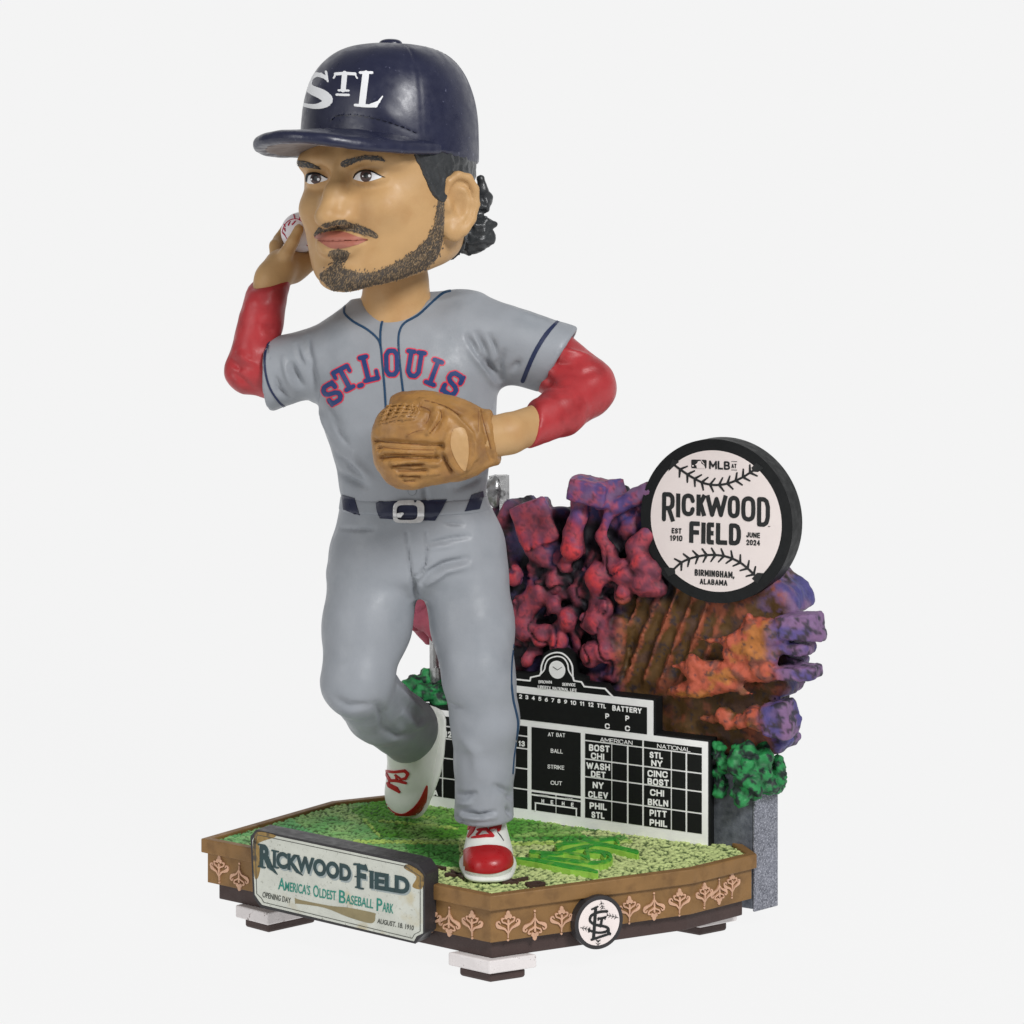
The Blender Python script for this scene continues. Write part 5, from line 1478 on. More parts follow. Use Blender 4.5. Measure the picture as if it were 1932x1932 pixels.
blo, bhi = np.array((HX - 4.2, HY - 4.4, 16.9)), np.array((HX + 2.2, HY + 1.0, 18.3))
bc_ = Clay(blo, bhi, 0.04); bc_.op(brim_fn(.135, 0), blo, bhi)
bs = bc_.surface().relax(2, .5)
bs.crease(z1((500, 700), (640, 700), (800, 720), (960, 745), (1100, 775)), .05, .012, True)
bs.rough(2.5, .012, 2)
brim = bs.build('brim', M['navy'], capO)
bc_ = Clay(blo, bhi, 0.04); bc_.op(brim_fn(.03, -.135, .16), blo, bhi)
bc_.surface().relax(1).build('brim_lining', M['brim_grey'], capO)
S1 = [([(640, 352), (590, 338), (545, 362), (528, 408), (556, 440), (620, 468), (662, 502), (650, 532), (590, 552), (520, 545), (485, 530)], [26, 30, 42, 54, 60, 68, 70, 54, 34, 26, 22]), ([(652, 318), (664, 384)], [14, 10]), ([(620, 335), (655, 370)], [20, 14])]
S2 = [([(716, 334), (780, 330), (848, 334)], 20), ([(712, 345), (704, 362)], 10), ([(852, 345), (862, 362)], 10), ([(778, 330), (768, 442)], [34, 32]), ([(738, 444), (804, 446)], 14), ([(725, 473), (805, 475)], 16)]
S3 = [([(920, 332), (895, 536)], [44, 44]), ([(882, 325), (962, 325)], 18), ([(848, 543), (920, 548), (990, 550)], [18, 22, 18]), ([(985, 550), (1032, 484)], [22, 8]), ([(950, 545), (1010, 520)], [20, 16])]
for s in (S1, S2, S3):
    wear(caps, 'cap_letter', [r for pts, w in s for r in ribbon(curve(z1(*pts), 3) if len(pts) > 4 else z1(*pts), (np.interp(np.linspace(0, 1, len(curve(pts, 3)) if len(pts) > 4 else len(pts)), np.linspace(0, 1, len(w)), w) * .28).tolist() if not np.isscalar(w) else w * .28)], M['white_print'], capO, .012, 3)

# ------------------------------------------------------------------ baseball in the throwing hand
ball = thing('baseball', tuple(ballC), 'white baseball with red stitching held up behind the head', 'baseball')
bl_ = Clay(ballC - 1, ballC + 1, 0.03); bl_.ball(ballC, ballR); bsk = bl_.surface().relax(1)
bo_ = bsk.build('cover', M['ball'], ball)
for s in ([(960, 560), (990, 470), (1040, 400), (1110, 360), (1200, 355), (1270, 395), (1330, 450)], [(970, 560), (1010, 620), (1060, 700)], [(1340, 760), (1400, 790), (1430, 840)]):
    wear(bsk, 'seam', ribbon(curve(h1(*s), 4), .9), M['stitch_red'], ball, .012, 2)
for s in ([(1145, 290), (1160, 350)], [(1250, 310), (1225, 370)], [(1060, 450), (1085, 395)], [(1120, 440), (1170, 385)], [(995, 440), (1010, 470)], [(1000, 500), (1010, 545)], [(975, 570), (1010, 610)], [(1375, 770), (1385, 790)], [(1410, 810), (1390, 850)]):
    wear(bsk, 'stitch', ribbon(h1(*s), [2.4, 1.4]), M['stitch_red'], ball, .016, 2)

# ------------------------------------------------------------------ glove
gc = Clay((-3.6, -2.9, 9.2), (.6, .4, 13.0), 0.042)
gy_ = -1.45
tilt = lambda a: np.array(((math.cos(a), 0, math.sin(a)), (0, 1, 0), (-math.sin(a), 0, math.cos(a))))
gc.ball(P(792, 834, gy_), (R(91, gy_), .62, R(82, gy_)), 0, rot=tilt(0.05), pw=2.5)
gc.ball(P(860, 836, gy_), (R(66, gy_), .60, R(66, gy_)), .25, rot=tilt(-.1), pw=2.3)
gc.cone(P(860, 834, gy_ + .05), P(926, 826, -1.15), R(64, gy_), R(54, -1.15), .2, flat=((0, 1, 0), 1.1), cut=(P(937, 823, -1.1), np.array((.97, -.1, .16))))
gc.ball(P(815, 762, gy_ + .3), (R(80, gy_), .4, R(22, gy_)), .2, rot=tilt(-.12))
gc.ball(P(770, 892, gy_), (R(44, gy_), .42, R(30, gy_)), .15)
gs = gc.surface().relax(2, .5)
for px, w, d in ((((160, 612), (300, 625), (600, 650), (960, 670)), .06, -.12), (((200, 700), (260, 690), (560, 712), (880, 720)), .05, -.08), (((280, 735), (560, 742), (900, 740)), .045, .06), (((280, 765), (560, 772), (880, 760)), .05, -.08), (((230, 815), (420, 805), (640, 822), (900, 820)), .055, -.12), (((380, 860), (620, 850), (900, 850)), .05, .06),
                 (((380, 915), (560, 905), (740, 890)), .05, -.1), (((440, 960), (640, 972), (770, 965)), .05, -.08), (((480, 1030), (700, 1040)), .05, -.07), (((520, 1090), (640, 1090)), .05, -.06), (((420, 880), (700, 868), (920, 880)), .05, .05), (((450, 1000), (680, 1010), (900, 980)), .05, .05),
                 (((190, 690), (240, 770), (250, 830)), .05, .06), (((240, 640), (300, 700), (260, 760)), .04, .06), (((700, 130), (860, 190), (1010, 260), (1130, 340), (1230, 430), (1310, 520), (1345, 640), (1330, 800), (1270, 930)), .05, .08), (((760, 130), (1000, 200), (1160, 300)), .05, -.07), (((980, 800), (1020, 880), (1080, 970)), .06, -.09), (((1040, 520), (1000, 640), (1010, 780), (1060, 880), (1160, 960)), .08, .06),
                 (((700, 200), (820, 250), (800, 360), (770, 400)), .05, -.08), (((860, 200), (920, 290), (880, 400), (800, 520)), .05, .08), (((940, 240), (960, 330), (900, 420)), .05, -.06), (((820, 520), (900, 440), (920, 400)), .05, -.06), (((560, 540), (650, 500), (740, 480)), .05, .05), (((460, 430), (560, 440), (680, 420)), .05, .03),
                 (((1420, 240), (1440, 340), (1480, 480), (1540, 700), (1560, 830)), .07, -.06), (((1390, 260), (1390, 500), (1360, 800)), .07, .04), (((1500, 660), (1530, 760)), .05, -.07)):
    gs.crease(gl(*px), w * .9, d * 1.15, False)
for i in range(5):                                    # basket web: two crossing sets of lines
    gs.crease(gl((240 + 90 * i, 400 - 12 * i), (300 + 95 * i, 290 - 12 * i), (350 + 90 * i, 190 - 8 * i)), .035, .06)
    gs.crease(gl((200 + 20 * i, 420 - 50 * i), (430, 350 - 42 * i), (640, 350 - 38 * i)), .035, .05)
    gs.crease(gl((270 + 90 * i, 395 - 12 * i), (330 + 95 * i, 285 - 12 * i), (380 + 90 * i, 190 - 8 * i)), .03, -.05)
gs.rough(3.0, .03, 3); gs._bvh = None
glove = thing('fielding_glove', tuple(P(820, 834, gy_)), 'tan leather baseball glove held in front of the belly', 'glove')
shell = gs.build('shell', M['leather'], glove)
wear(gs, 'wrist_opening', [curve(gl((1080, 500), (1140, 458), (1220, 460), (1258, 540), (1275, 700), (1270, 830), (1240, 955), (1190, 940), (1120, 830), (1062, 660)), 4, True)], M['skin'], glove, .012, 3)
for s, w in (([(160, 612), (300, 625), (600, 650), (960, 670)], [2, 1.6, 1.5, .5]), ([(200, 700), (260, 690), (560, 712), (860, 720)], 1.2), ([(230, 815), (420, 805), (640, 822), (880, 820)], [2.2, 2, 1.4, .6]), ([(380, 915), (560, 905), (740, 890)], 1.4), ([(440, 965), (640, 972), (770, 965)], 1.2), ([(520, 1090), (640, 1090)], 1.2), ([(280, 765), (560, 772), (860, 760)], 1.0), ([(480, 1030), (700, 1040)], 1.0)):
    wear(gs, 'groove_line', ribbon(gl(*s), w), M['leather_dark'], shell, .006, 3)

web = [[(240 + 90 * i, 400 - 12 * i), (300 + 95 * i, 290 - 12 * i), (350 + 90 * i, 195 - 8 * i)] for i in range(5)] + [[(205 + 18 * i, 415 - 50 * i), (430, 352 - 42 * i), (640, 352 - 38 * i)] for i in range(5)]
for p_ in web:
    wear(gs, 'web_lace', ribbon(curve(gl(*p_), 3), 2.4), M['leather'], shell, .02, 3)
for p_, w in (([(700, 200), (820, 250), (800, 360), (770, 400)], 1.5), ([(940, 240), (960, 330), (900, 420), (820, 520)], 1.6), ([(760, 130), (1000, 200), (1160, 300)], 1.2), ([(980, 800), (1020, 880), (1080, 970)], 2.0), ([(1420, 240), (1440, 340), (1480, 480), (1540, 700)], 1.6), ([(560, 540), (650, 500), (740, 480)], 1.0), ([(1390, 260), (1390, 500)], 1.0)):
    wear(gs, 'groove_line', ribbon(curve(gl(*p_), 4), w), M['leather_dark'], shell, .006, 3)
# ================================================================== sculpted back wall
c7 = crop(1220, 1140, 1660, 1574); c8 = crop(1480, 1420, 2040, 1865); z3 = crop(1160, 1000, 2060, 1932)
M['rock'] = mat('dry_brushed_rock_paint', (120, 50, 60), 0.6, 0.12, 6, 0.3, 18, attr=True, spec=.3)
M['leaf'] = mat('green_shrub_paint', (40, 140, 74), 0.55, 0.12, 6, 0.3, 22, attr=True)
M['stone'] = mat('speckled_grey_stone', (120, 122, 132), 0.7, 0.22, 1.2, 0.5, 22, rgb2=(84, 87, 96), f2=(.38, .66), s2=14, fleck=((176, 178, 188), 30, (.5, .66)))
M['steel'] = mat('worn_silver_paint', (176, 176, 176), 0.3, 0.25, 3, 0.3, 10, metal=.75, rgb2=(70, 70, 72), f2=(.55, .68), s2=3)

W = Plane((-2.07, 6.5), (4.44, 3.0), -.55)                 # the wall's front skin


def onW(pt, out):
    s_, t_ = W.st(*pt); 
    # slide along the view ray so the bulge keeps its place in the picture
    r = np.array(ray(*pt)); k = (np.dot(W.o + W.n * out - CAM, W.n)) / np.dot(r, W.n)
    return CAM + r * k


pxr = lambda rpx, p: rpx * (DIST + p[1]) / FPX
rk = Clay((-3.2, 2.0, 3.0), (7.4, 9.4, 12.6), 0.055)
MW = np.stack([W.e, W.n, W.up])


def rlump(cr, k, pts, out=.1, sm=.10, deep=1.0, col=None):
    for x, y, r in pts:
        p0_ = cr((x, y))[0]; c = onW(p0_, out); rr = pxr(r * k * 1.08, c)
        rk.ball(c, (rr, rr * deep, rr * 1.25), sm, rot=MW)


def rcone(cr, k, pts, out=.1, sm=.11):
    q = []
    for x, y, r, *o in pts:
        c = onW(cr((x, y))[0], o[0] if o else out); q.append((c, pxr(r * k, c)))
    rk.chain(q, sm)


def rblock(cr, k, x, y, hx, hy, ang, out=.15, hd=.45, r=.12, yaw=0.0, sm=.06):
    c = onW(cr((x, y))[0], out)
    a = math.radians(ang); e = W.e * math.cos(a) - W.up * math.sin(a); u = W.e * math.sin(a) + W.up * math.cos(a)
    yw = math.radians(yaw); e2_ = e * math.cos(yw) + W.n * math.sin(yw); n2_ = -e * math.sin(yw) + W.n * math.cos(yw)
    rk.box(c, (pxr(hx * k, c), hd, pxr(hy * k, c)), np.stack([e2_, n2_, u]), r, sm)


# back slab following the silhouette
k7, k8 = .216, .232
sil = [(838, 1345), (832, 1219), (811, 1215), (797, 1193), (772, 1195), (764, 1150), (800, 1050), (930, 955)] + c7((60, 300), (150, 410), (230, 430), (420, 400), (515, 520), (640, 450), (680, 330), (890, 210), (1000, 380), (1180, 290), (1330, 200), (1700, 250)) \
    + c8((1400, 20), (1490, 110), (1545, 250), (1420, 320), (1400, 480), (1370, 600), (1390, 780), (1460, 900), (1440, 950), (1310, 990), (1330, 1260), (1425, 1350), (1380, 1420), (1100, 1460), (850, 1420), (800, 1700), (-300, 1600), (-900, 1400))
sst = np.array(W.sts(sil)); g0 = sst.min(0) - .5; gs_ = .03
gS, gT = np.meshgrid(np.arange(g0[0], sst[:, 0].max() + .5, gs_), np.arange(g0[1], sst[:, 1].max() + .5, gs_), indexing='ij')
Gp = np.stack([gS.ravel(), gT.ravel()], 1); dist = np.full(len(Gp), 9.0)
for i in range(len(sst)):
    p_, q_ = sst[i], sst[(i + 1) % len(sst)]; e_ = q_ - p_; t_ = np.clip(((Gp - p_) @ e_) / (e_ @ e_), 0, 1)
    dist = np.minimum(dist, np.linalg.norm(Gp - p_ - t_[:, None] * e_, axis=1))
dist[inside(Gp, [tuple(x) for x in sst])] *= -1
dist = dist.reshape(gS.shape)


ra_, rb2_ = np.array(W.st(*c8((560, 160))[0])), np.array(W.st(*c8((330, 770))[0])); rd_ = (rb2_ - ra_) / np.linalg.norm(rb2_ - ra_); pd_ = (-rd_[1], rd_[0])
sx_ = (W.st(*c7((1040, 1300))[0])[0], W.st(*c8((900, 400))[0])[0]); zr_ = (W.st(*c8((400, 830))[0])[1],)


def slab_fn(X, Y, Z):
    s_ = (X - W.o[0]) * W.e[0] + (Y - W.o[1]) * W.e[1]; n_ = (X - W.o[0]) * W.n[0] + (Y - W.o[1]) * W.n[1]
    i = np.clip(((s_ - g0[0]) / gs_).astype(int), 0, dist.shape[0] - 1); j = np.clip(((Z - g0[1]) / gs_).astype(int), 0, dist.shape[1] - 1)
    d1 = dist[i + 0 * j, j + 0 * i]
    lf = 1 / (1 + np.exp((s_ - sx_[0]) * 9))                      # knobbly left, ribbed right
    rb_w = (1 - lf) / (1 + np.exp((s_ - sx_[1]) * 6)) / (1 + np.exp((zr_[0] - Z) * 7))
    pr = (s_ * pd_[0] + Z * pd_[1]) / .40
    rib = (1 - np.abs(np.sin(np.pi * pr))) ** 1.3
    d2 = np.abs(n_ + .75) - .72 + .05 * np.sin(s_ * 5 + Z * 3) * np.sin(Z * 4.3 - s_ * 2) - .13 * lf - rb_w * (.20 * rib - .04)
    k = .25; h = np.clip(.5 - .5 * (d1 - d2) / k, 0, 1)
    return d1 + (d2 - d1) * h + k * h * (1 - h)


rk.op(slab_fn, rk.lo, rk.lo + rk.n * rk.h)
# red and violet lumps
rblock(c7, k7, 325, 500, 170, 200, -24, .08, .5, .05, -20)
rcone(c7, k7, [(330, 560, 190, .0), (370, 720, 140, .1), (405, 850, 75, .2)], .1)
rblock(c7, k7, 470, 470, 55, 120, 8, .0, .4, .05, 30)
rblock(c7, k7, 95, 400, 70, 130, 25, -.1, .4, .2)
rblock(c7, k7, 790, 205, 170, 100, 12, .25, .5, .05, -14)
rblock(c7, k7, 960, 230, 75, 115, -14, .1, .4, .05, 25)
rcone(c7, k7, [(700, 300, 80, .3), (690, 460, 85, .35), (640, 600, 85, .35), (640, 710, 110, .4)], .3)
rcone(c7, k7, [(1330, 200, 80, .1), (1180, 260, 75, .1), (1020, 340, 65, .2), (950, 440, 42, .25), (890, 610, 55, .3), (950, 720, 60, .3), (980, 830, 75, .3)], .2)
rlump(c7, k7, [(830, 760, 85), (830, 830, 75)], .0)
rcone(c7, k7, [(1150, 520, 110, -.1), (1070, 620, 90, -.15)], -.1)
rcone(c7, k7, [(1290, 600, 85, .2), (1200, 720, 100, .25), (1230, 830, 85, .4), (1330, 900, 100, .2), (1250, 1010, 110, .3), (1400, 1060, 80, .2)], .2)
rlump(c7, k7, [(850, 960, 100), (1080, 915, 85), (1080, 1100, 80), (1240, 830, 75), (930, 1230, 70), (760, 1340, 65), (850, 1360, 95), (580, 860, 62), (480, 1000, 75), (340, 1085, 70), (470, 1210, 62), (220, 1400, 90), (150, 1180, 50), (360, 1480, 75), (510, 1520, 80), (590, 1330, 80), (130, 950, 75), (930, 1620, 80), (800, 1640, 90), (240, 1680, 55)], .35)
rcone(c7, k7, [(270, 870, 40, .2), (400, 930, 45, .2), (540, 850, 55, .25)], .2)
rcone(c7, k7, [(300, 960, 55, .15), (330, 1100, 90, .2), (230, 1250, 100, .25), (210, 1420, 85, .35)], .2)
rcone(c7, k7, [(480, 960, 70, .2), (420, 1120, 70, .2), (250, 1200, 90, .25)], .2)
rcone(c7, k7, [(640, 900, 80, .0), (690, 1050, 100, .1), (730, 1180, 80, .1), (770, 1230, 50, .1)], .1)
rcone(c7, k7, [(850, 950, 100, .3), (980, 960, 90, .2), (1100, 920, 100, .3), (1200, 990, 100, .2)], .2)
rcone(c7, k7, [(860, 1080, 75, .2), (860, 1200, 80, .2), (840, 1360, 100, .3), (930, 1480, 75, .2), (900, 1600, 90, .3), (780, 1660, 75, .2)], .2)
rcone(c7, k7, [(360, 1450, 80, .2), (480, 1420, 70, .2), (620, 1300, 80, .15), (700, 1500, 55, .1), (690, 1600, 45, .1)], .2)
rcone(c7, k7, [(180, 1760, 75, -.1), (260, 1640, 75, .0), (350, 1590, 60, .15)], .1)
rcone(c7, k7, [(500, 1760, 80, -.1), (800, 1850, 90, -.1), (980, 1800, 60, .0), (1010, 1650, 60, .1), (1020, 1500, 50, .1)], .0)
rlump(z3, .28 * 1.667 * .6, [(180, 560, 40)], -.2)
lr = np.random.default_rng(3)
for _ in range(34):
    x_, y_ = lr.uniform(60, 1000), lr.uniform(600, 1650); a_r = lr.uniform(.9, 2.2); l_ = lr.uniform(90, 200)
    rcone(c7, k7, [(x_, y_, lr.uniform(40, 75), .12), (x_ + l_ * math.cos(a_r), y_ + l_ * math.sin(a_r), lr.uniform(30, 80), .16)], .1, .08)
# far left tip seen between the legs
rcone(c6, .4079, [(480, 690, 40, -.5), (520, 740, 35, -.5), (540, 780, 26, -.45)], -.5)
# orange ribs
for i, (a, b) in enumerate(() and (((230, 260), (165, 640)), ((400, 190), (225, 800)), ((560, 160), (340, 770)), ((720, 190), (470, 740)), ((890, 200), (610, 640)))):
    rcone(c8, k8, [(a[0], a[1], 58, -.03), ((a[0] + b[0]) / 2 - 8, (a[1] + b[1]) / 2, 56, .0), (b[0], b[1], 50, -.03)], .0, .03)
rcone(c8, k8, [(110, 330, 60, .1), (100, 560, 60, .15), (60, 760, 55, .1)], .1)
# orange crusts and their violet crystal ends
rcone(c8, k8, [(760, 470, 16, .35), (860, 480, 22, .4), (980, 480, 34, .45), (1080, 490, 90, .4), (1200, 420, 110, .4), (1330, 430, 120, .4), (1400, 440, 100, .35)], .35)
rcone(c8, k8, [(1160, 330, 55, .4), (1260, 330, 60, .35)], .35)
rcone(c8, k8, [(1020, 590, 75, .45), (1200, 580, 100, .45), (1340, 600, 90, .4)], .4)
rcone(c8, k8, [(540, 690, 16, .4), (640, 690, 40, .45), (720, 720, 90, .45), (900, 740, 90, .4), (1100, 720, 90, .4), (1300, 720, 85, .4), (1370, 770, 45, .35)], .4)
rcone(c8, k8, [(500, 900, 24, .3), (640, 880, 55, .35), (760, 850, 90, .4), (950, 830, 75, .4), (1060, 830, 60, .4), (1110, 890, 24, .5), (1190, 912, 12, .55)], .4)
rlump(c8, k8, [(1160, 300, 34), (680, 900, 30), (700, 650, 55), (1010, 480, 40)], .6)
rblock(c8, k8, 1570, 330, 170, 75, -8, .2, .42, .08)
rblock(c8, k8, 1600, 420, 160, 55, 4, .3, .42, .08)
rblock(c8, k8, 1530, 530, 150, 50, 4, .1, .4, .07)
rblock(c8, k8, 1560, 735, 165, 55, -4, .2, .42, .07)
rblock(c8, k8, 1480, 640, 150, 60, 8, -.25, .35, .06)
rlump(c8, k8, [(1640, 385, 38)], .8, .05, .4)
rcone(c8, k8, [(780, 1110, 18, .1), (880, 1120, 30, .15), (960, 1090, 70, .3), (1010, 1150, 55, .3), (1110, 1130, 55, .35), (1220, 1100, 85, .4), (1300, 1120, 100, .4)], .3)
rblock(c8, k8, 1400, 1050, 120, 75, -14, .3, .42, .08)
rblock(c8, k8, 1430, 1170, 115, 85, 10, .3, .42, .08)
rcone(c8, k8, [(1250, 840, 40, -.1), (1400, 880, 60, -.2)], -.1)
# grooves in the crystal ends, hollows between the lumps
def groove(cr, k, pts, out, mode='sub', sm=.05):
    q = []
    for x, y, r in pts:
        c = onW(cr((x, y))[0], out); q.append((c, pxr(r * k, c)))
    rk.chain(q, sm, mode='sub')
groove(c8, k8, [(1450, 395, 10), (1700, 350, 26)], .72); groove(c8, k8, [(1440, 480, 8), (1700, 478, 12)], .75); groove(c8, k8, [(1430, 540, 18), (1700, 520, 22)], .62)
groove(c8, k8, [(1400, 640, 30), (1720, 620, 46)], .35); groove(c8, k8, [(1450, 740, 12), (1730, 715, 26)], .70); groove(c8, k8, [(1320, 1090, 10), (1560, 1060, 46)], .85); groove(c8, k8, [(1130, 850, 22), (1400, 880, 40)], .42)
for pts, o in (([(880, 380, 50), (800, 520, 62), (790, 620, 40)], .2), ([(1000, 470, 45), (960, 590, 55), (1040, 670, 45)], .15), ([(560, 960, 30), (540, 1080, 40), (560, 1160, 30)], .15), ([(340, 1370, 35), (460, 1340, 45), (530, 1250, 40)], .2), ([(170, 1060, 55)], .15), ([(1330, 1150, 40), (1250, 1140, 30)], .45), ([(640, 860, 26), (700, 830, 26)], .3), ([(770, 1500, 55), (730, 1620, 40)], .15), ([(330, 1620, 30), (350, 1720, 40)], .2), ([(300, 860, 20), (360, 910, 24), (450, 890, 22)], .4)):
    groove(c7, k7, pts, o)
for pts, o in (([(1150, 480, 26), (1260, 440, 22)], .85), ([(1080, 620, 24), (1230, 570, 20)], .85), ([(900, 740, 34), (1000, 730, 26)], .8), ([(1100, 730, 28), (1230, 720, 22)], .8), ([(760, 720, 22)], .85), ([(570, 800, 30)], .45), ([(830, 850, 24)], .85), ([(1340, 310, 34)], .65), ([(1000, 1090, 16)], .65), ([(1240, 1115, 20)], .95)):
    groove(c8, k8, pts, o, sm=.08)
# flat back
rk.d = np.maximum(rk.d, (lambda X, Y, Z: -((X - W.o[0]) * W.n[0] + (Y - W.o[1]) * W.n[1]) - 1.5)(*rk._box(rk.lo, rk.lo + rk.n * rk.h)[1:])).astype(np.float32)
rks = rk.surface().relax(1, .4)
cr_n = np.array([mnoise.noise(Vector(v * 1.25 + np.array((3, 1, 5)))) + .35 * mnoise.noise(Vector(v * 3.1)) for v in rks.V])
crack = np.exp(-(cr_n / .05) ** 2) * np.clip((W.st(*c7((600, 620))[0])[1] - rks.V[:, 2]) / .3, 0, 1) * (1 - np.clip(((rks.V - W.o) @ W.e - sx_[0]) / .6, 0, 1) * .8)
rks.V = rks.V - rks.normals() * (crack * .085)[:, None]
no = rks.rough(2.6, .035, 4)
right_ = np.where((rks.V - W.o) @ W.e > W.st(*c8((480, 700))[0])[0])[0]
a0_ = rks.V.copy(); rks.rough(6.5, .045, 3, right_); kk_ = np.clip((((a0_ - W.o) @ W.n) - .15) / .2, 0, 1)[:, None]; kk_ *= np.clip((W.st(*c8((1480, 500))[0])[0] - ((a0_ - W.o) @ W.e)) / .25, 0, 1)[:, None]; rks.V = a0_ + (rks.V - a0_) * kk_
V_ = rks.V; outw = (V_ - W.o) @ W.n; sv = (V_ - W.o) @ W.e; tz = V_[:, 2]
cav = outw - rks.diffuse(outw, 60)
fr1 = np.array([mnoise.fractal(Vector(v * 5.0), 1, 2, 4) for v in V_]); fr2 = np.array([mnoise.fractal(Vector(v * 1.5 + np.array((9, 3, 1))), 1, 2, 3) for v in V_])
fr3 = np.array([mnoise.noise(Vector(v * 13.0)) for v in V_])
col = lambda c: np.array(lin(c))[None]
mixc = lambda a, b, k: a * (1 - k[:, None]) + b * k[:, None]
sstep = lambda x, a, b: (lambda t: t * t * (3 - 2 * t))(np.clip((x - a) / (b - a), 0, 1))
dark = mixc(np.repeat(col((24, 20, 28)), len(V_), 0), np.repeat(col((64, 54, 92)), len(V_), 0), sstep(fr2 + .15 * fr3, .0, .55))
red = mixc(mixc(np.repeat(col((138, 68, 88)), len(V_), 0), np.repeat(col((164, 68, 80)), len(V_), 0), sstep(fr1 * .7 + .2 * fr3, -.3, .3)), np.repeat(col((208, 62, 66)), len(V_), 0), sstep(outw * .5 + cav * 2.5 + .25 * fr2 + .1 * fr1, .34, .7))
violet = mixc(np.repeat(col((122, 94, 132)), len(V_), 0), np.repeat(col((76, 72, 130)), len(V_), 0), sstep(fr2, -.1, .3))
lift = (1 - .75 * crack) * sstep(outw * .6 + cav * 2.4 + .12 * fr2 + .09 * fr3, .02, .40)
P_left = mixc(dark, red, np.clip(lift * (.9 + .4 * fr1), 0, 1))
topk = sstep(tz + .5 * fr2, W.st(*c7((600, 560))[0])[1], W.st(*c7((600, 200))[0])[1]) * .85
P_left = mixc(P_left, mixc(violet, np.repeat(col((158, 84, 112)), len(V_), 0), sstep(fr1, -.1, .35)), topk * sstep(outw, -.5, .1))
orange = mixc(np.repeat(col((176, 86, 64)), len(V_), 0), np.repeat(col((172, 108, 54)), len(V_), 0), sstep(fr2 + .3 * fr1, .12, .5))
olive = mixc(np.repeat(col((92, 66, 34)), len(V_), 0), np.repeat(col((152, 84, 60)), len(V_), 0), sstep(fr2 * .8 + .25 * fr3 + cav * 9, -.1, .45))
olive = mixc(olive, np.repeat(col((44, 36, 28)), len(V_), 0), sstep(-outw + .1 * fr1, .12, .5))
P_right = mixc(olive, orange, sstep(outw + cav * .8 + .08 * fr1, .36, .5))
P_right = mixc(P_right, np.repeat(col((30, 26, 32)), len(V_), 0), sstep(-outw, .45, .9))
smudge = sstep(np.array([mnoise.fractal(Vector(v * 3.2 + np.array((4, 7, 2))), 1, 2, 3) for v in V_]), .16, .36)
P_right = mixc(P_right, np.repeat(col((86, 62, 56)), len(V_), 0), smudge * .65)
pits = sstep(fr3 * .8 + .8 * fr1, .34, .6)
P_right = mixc(P_right, np.repeat(col((48, 46, 56)), len(V_), 0), pits * .75)
P_left = mixc(P_left, np.repeat(col((44, 38, 54)), len(V_), 0), pits * .6)
sX = lambda cr, x, y: W.st(*cr((x, y))[0])[0]
tip_k = sstep(sv + .18 * fr2, sX(c8, 1380, 500), sX(c8, 1520, 500))
lowtip = sstep(sv + .1 * fr2, sX(c8, 1290, 1100), sX(c8, 1400, 1100)) * (tz < W.st(*c8((1400, 930))[0])[1])
P_right = mixc(P_right, mixc(violet, np.repeat(col((52, 50, 66)), len(V_), 0), sstep(fr1 + .5 * fr3, .0, .3)), np.maximum(tip_k, lowtip) * .95)
uptip = sstep(sv, sX(c8, 1130, 60), sX(c8, 1350, 100)) * (tz > W.st(*c8((1400, 250))[0])[1])
P_right = mixc(P_right, violet, uptip * .8 * sstep(fr1, -.4, .3))
tipk = sstep(-sv, -W.st(845, 1200)[0], -W.st(825, 1200)[0])
P_left = mixc(P_left, np.repeat(col((172, 82, 98)), len(V_), 0), tipk * .8)
bound = sstep(sv + .10 * fr1, sX(c7, 1020, 1500), sX(c7, 1120, 1400)) * sstep(-tz, -W.st(*c7((1200, 1080))[0])[1], -W.st(*c7((1200, 1200))[0])[1])
bound = np.maximum(bound, sstep(sv, sX(c7, 1480, 1000), sX(c7, 1560, 1000)))
paintR = mixc(P_left, P_right, bound)
zgap = W.st(*c8((900, 950))[0])[1]
rock = thing('rock_formation', tuple(W.at(3.5, 3.0, -.8)), 'knobbly red, violet and orange rock wall rising behind the scoreboard', 'rock')
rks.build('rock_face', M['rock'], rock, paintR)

# ------------------------------------------------------------------ stone pillar at the right back corner
c_r = Level(TURF).st(*z5((1672, 528))[0])
cor = P(1838, 0, 0); 
yk = 2.75; kx = P(1420.5, 1600, yk)[0]
eL_ = -W.e; eR_ = np.array((math.cos(math.radians(38)), math.sin(math.radians(38)), 0))
pil = thing('stone_pillar', (kx, yk, TURF), 'speckled grey square stone pillar at the right back corner of the base', 'pillar')
q0 = np.array((kx, yk)); a_ = q0 + eL_[:2] * 1.25; b_2 = q0 + eR_[:2] * .72; c_2 = a_ + eR_[:2] * .72
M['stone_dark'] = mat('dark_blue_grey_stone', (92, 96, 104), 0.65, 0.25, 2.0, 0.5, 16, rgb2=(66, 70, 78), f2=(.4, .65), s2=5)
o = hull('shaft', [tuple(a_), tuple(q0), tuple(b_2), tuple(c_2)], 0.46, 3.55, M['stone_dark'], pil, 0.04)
nr_ = np.array((eR_[1], -eR_[0])); qa, qb = q0 - eR_[:2] * .01, b_2 + eR_[:2] * .02
o = hull('facing_slab', [tuple(qa), tuple(qa + nr_ * .06), tuple(qb + nr_ * .06), tuple(qb)], 0.42, 3.57, M['stone'], pil, 0.02)

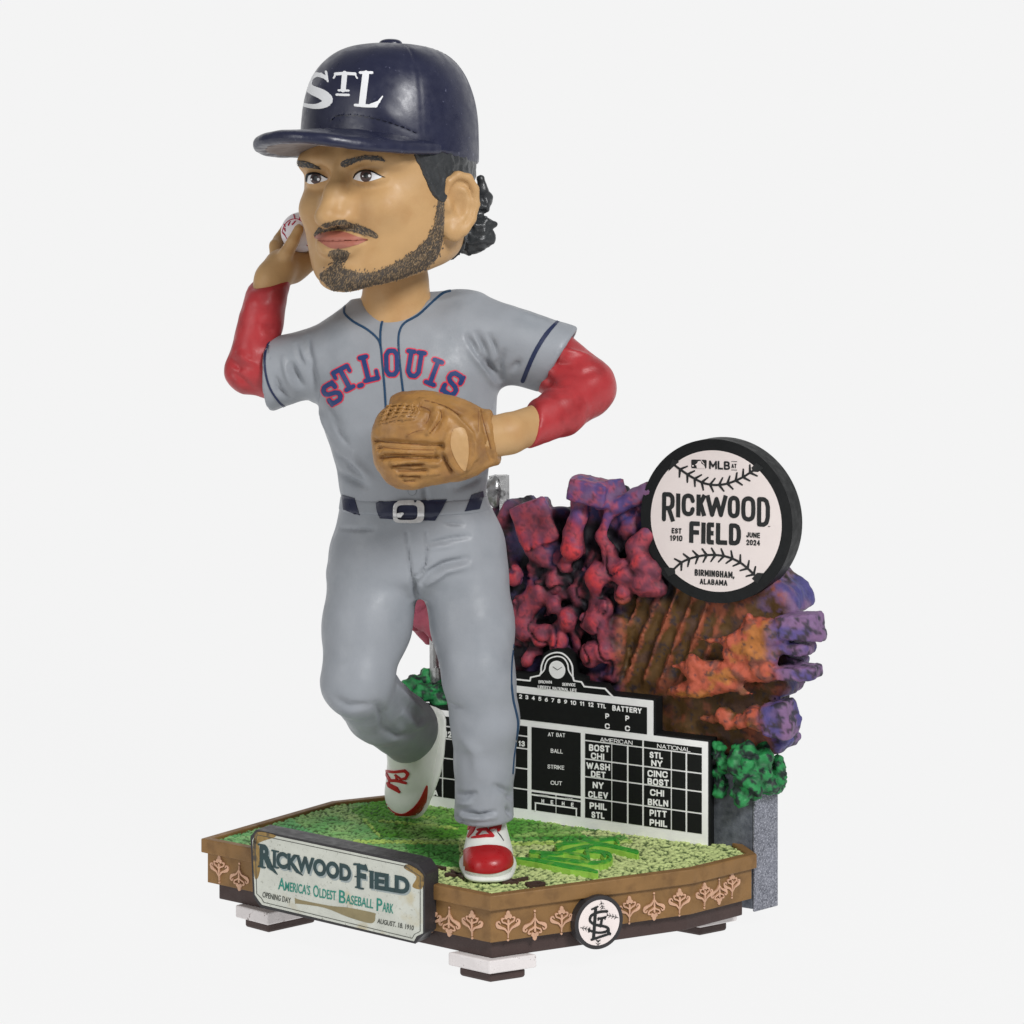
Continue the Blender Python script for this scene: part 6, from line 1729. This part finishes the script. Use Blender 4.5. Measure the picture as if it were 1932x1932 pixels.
# ------------------------------------------------------------------ shrubs
def shrub(name, cr, k, pts, label, y_of, h=.045, extra=0.0):
    ctr = [np.array(P(*cr((x, y))[0], y_of(x) + d)) for x, y, r, d in pts]
    rad = [R(r * k, y_of(x) + d) for x, y, r, d in pts]
    lo_ = np.min([c - r for c, r in zip(ctr, rad)], 0) - .3; hi_ = np.max([c + r for c, r in zip(ctr, rad)], 0) + .3
    c_ = Clay(lo_, hi_, h)
    for c, r in zip(ctr, rad): c_.ball(c, r, .06)
    s_ = c_.surface().relax(1, .4)
    base_r = s_.V.copy()
    s_.rough(2.6, .12, 3); s_.rough(7, .045, 3)
    f1 = np.array([mnoise.fractal(Vector(v * 5.5), 1, 2, 4) for v in base_r]); f2 = np.array([mnoise.noise(Vector(v * 16)) for v in base_r])
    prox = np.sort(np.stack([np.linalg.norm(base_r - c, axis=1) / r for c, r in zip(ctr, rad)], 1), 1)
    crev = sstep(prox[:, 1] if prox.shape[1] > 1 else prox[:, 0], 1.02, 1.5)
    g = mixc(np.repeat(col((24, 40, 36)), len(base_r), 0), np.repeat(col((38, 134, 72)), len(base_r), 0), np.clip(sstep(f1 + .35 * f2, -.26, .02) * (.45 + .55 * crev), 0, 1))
    t_ = thing(name, tuple(np.mean(ctr, 0)), label, 'shrub', 'green shrubs at the back of the base')
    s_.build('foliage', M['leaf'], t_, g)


shrub('shrub', c8, k8, [(915, 1340, 48, .1), (900, 1410, 52, .1), (960, 1480, 70, .1), (1080, 1390, 85, -.1), (1040, 1480, 80, -.2), (1160, 1380, 80, -.1), (1130, 1500, 70, -.3), (1270, 1450, 95, -.1), (1250, 1560, 100, -.2), (1390, 1500, 75, .2), (1400, 1600, 80, .2), (1300, 1640, 90, -.05), (1200, 1660, 95, -.25), (1110, 1600, 70, -.2), (1060, 1700, 60, -.2), (1100, 1770, 62, -.3), (940, 1640, 60, .1), (920, 1710, 50, .1), (1200, 1740, 55, -.1), (1360, 1680, 60, .1), (900, 1560, 50, .2), (1280, 1360, 60, .2), (1420, 1540, 50, .3), (1180, 1560, 90, .3)],
      'large knobbly green shrub on top of the grey pillar at the right', lambda x: 2.75 + abs(x - 1200) * .0007)
shrub('shrub', c6, .4079, [(450, 1010, 40, .1), (480, 985, 42, .2), (530, 970, 40, .4), (520, 1030, 45, -.1), (570, 1020, 48, -.1), (600, 1010, 45, .0), (600, 1060, 45, -.1), (630, 1050, 40, .1), (590, 1100, 40, .1)],
      'small green shrub at the foot of the silver post behind the legs', lambda x: 7.0)

# ------------------------------------------------------------------ silver light pole and bracket
pole = thing('light_pole', tuple(P(820, 1330, 7.3)), 'silver pole standing in the small green shrub behind the legs', 'pole')


def tube(name, a, b, ra, rb, m, parent, n=28):
    a = np.array(a); b = np.array(b); d = b - a; L = np.linalg.norm(d); d /= L
    x = np.cross(d, (0, 1, 0.01)); x /= np.linalg.norm(x); y = np.cross(d, x)
    V, F = [], []
    for p, r in ((a, ra), (b, rb)):
        for i in range(n): V.append(p + (x * math.cos(2 * math.pi * i / n) + y * math.sin(2 * math.pi * i / n)) * r)
    F = [(i, (i + 1) % n, n + (i + 1) % n, n + i) for i in range(n)] + [tuple(range(n))[::-1], tuple(range(n, 2 * n))]
    if np.dot(np.cross(V[1] - V[0], V[n] - V[0]), V[0] - a) < 0: F = [f[::-1] for f in F]
    o = mesh(name, V, F, m, parent, smooth=True); o.data.set_sharp_from_angle(angle=math.radians(40)); return o


tube('shaft', P(818, 1120, 7.3), P(820, 1300, 7.3), R(8, 7.3), R(9.5, 7.3), M['steel'], pole)
tube('sleeve', P(824, 1258, 7.3), P(824, 1305, 7.3), R(13, 7.3), R(13, 7.3), M['steel'], pole)
brk = thing('metal_bracket', tuple(W.at(W.st(940, 990)[0], W.st(940, 990)[1], .25)), 'silver metal bracket with knob behind the player hip, left of the red rock', 'bracket')
BP = Plane((-2.07, 6.5), (4.44, 3.0), -.40)
bev(slab(BP, 'plate', [gl((1640, 1022), (1716, 1020), (1722, 1500), (1716, 1570), (1640, 1570))], M['steel'], brk, -.16, 0.0), .02)
bev(slab(BP, 'flange', [gl((1500, 1025), (1650, 1022), (1650, 1075), (1510, 1085))], M['steel'], brk, -.35, -.05), .02)
bev(slab(BP, 'knob_stem', [gl((1560, 1180), (1660, 1180), (1660, 1250), (1560, 1250))], M['steel'], brk, -.3, -.1), .02)
s_k, t_k = BP.st(*gl((1560, 1215))[0]); kc = BP.at(s_k, t_k, -.15)
kb = Clay(kc - .7, kc + .7, .035); kb.ball(kc, (.2, .3, .42)); kb.ball(kc + np.array((-.15, 0, .0)), (.22, .3, .3), .05)
kb.surface().relax(1).build('knob', M['steel'], brk)
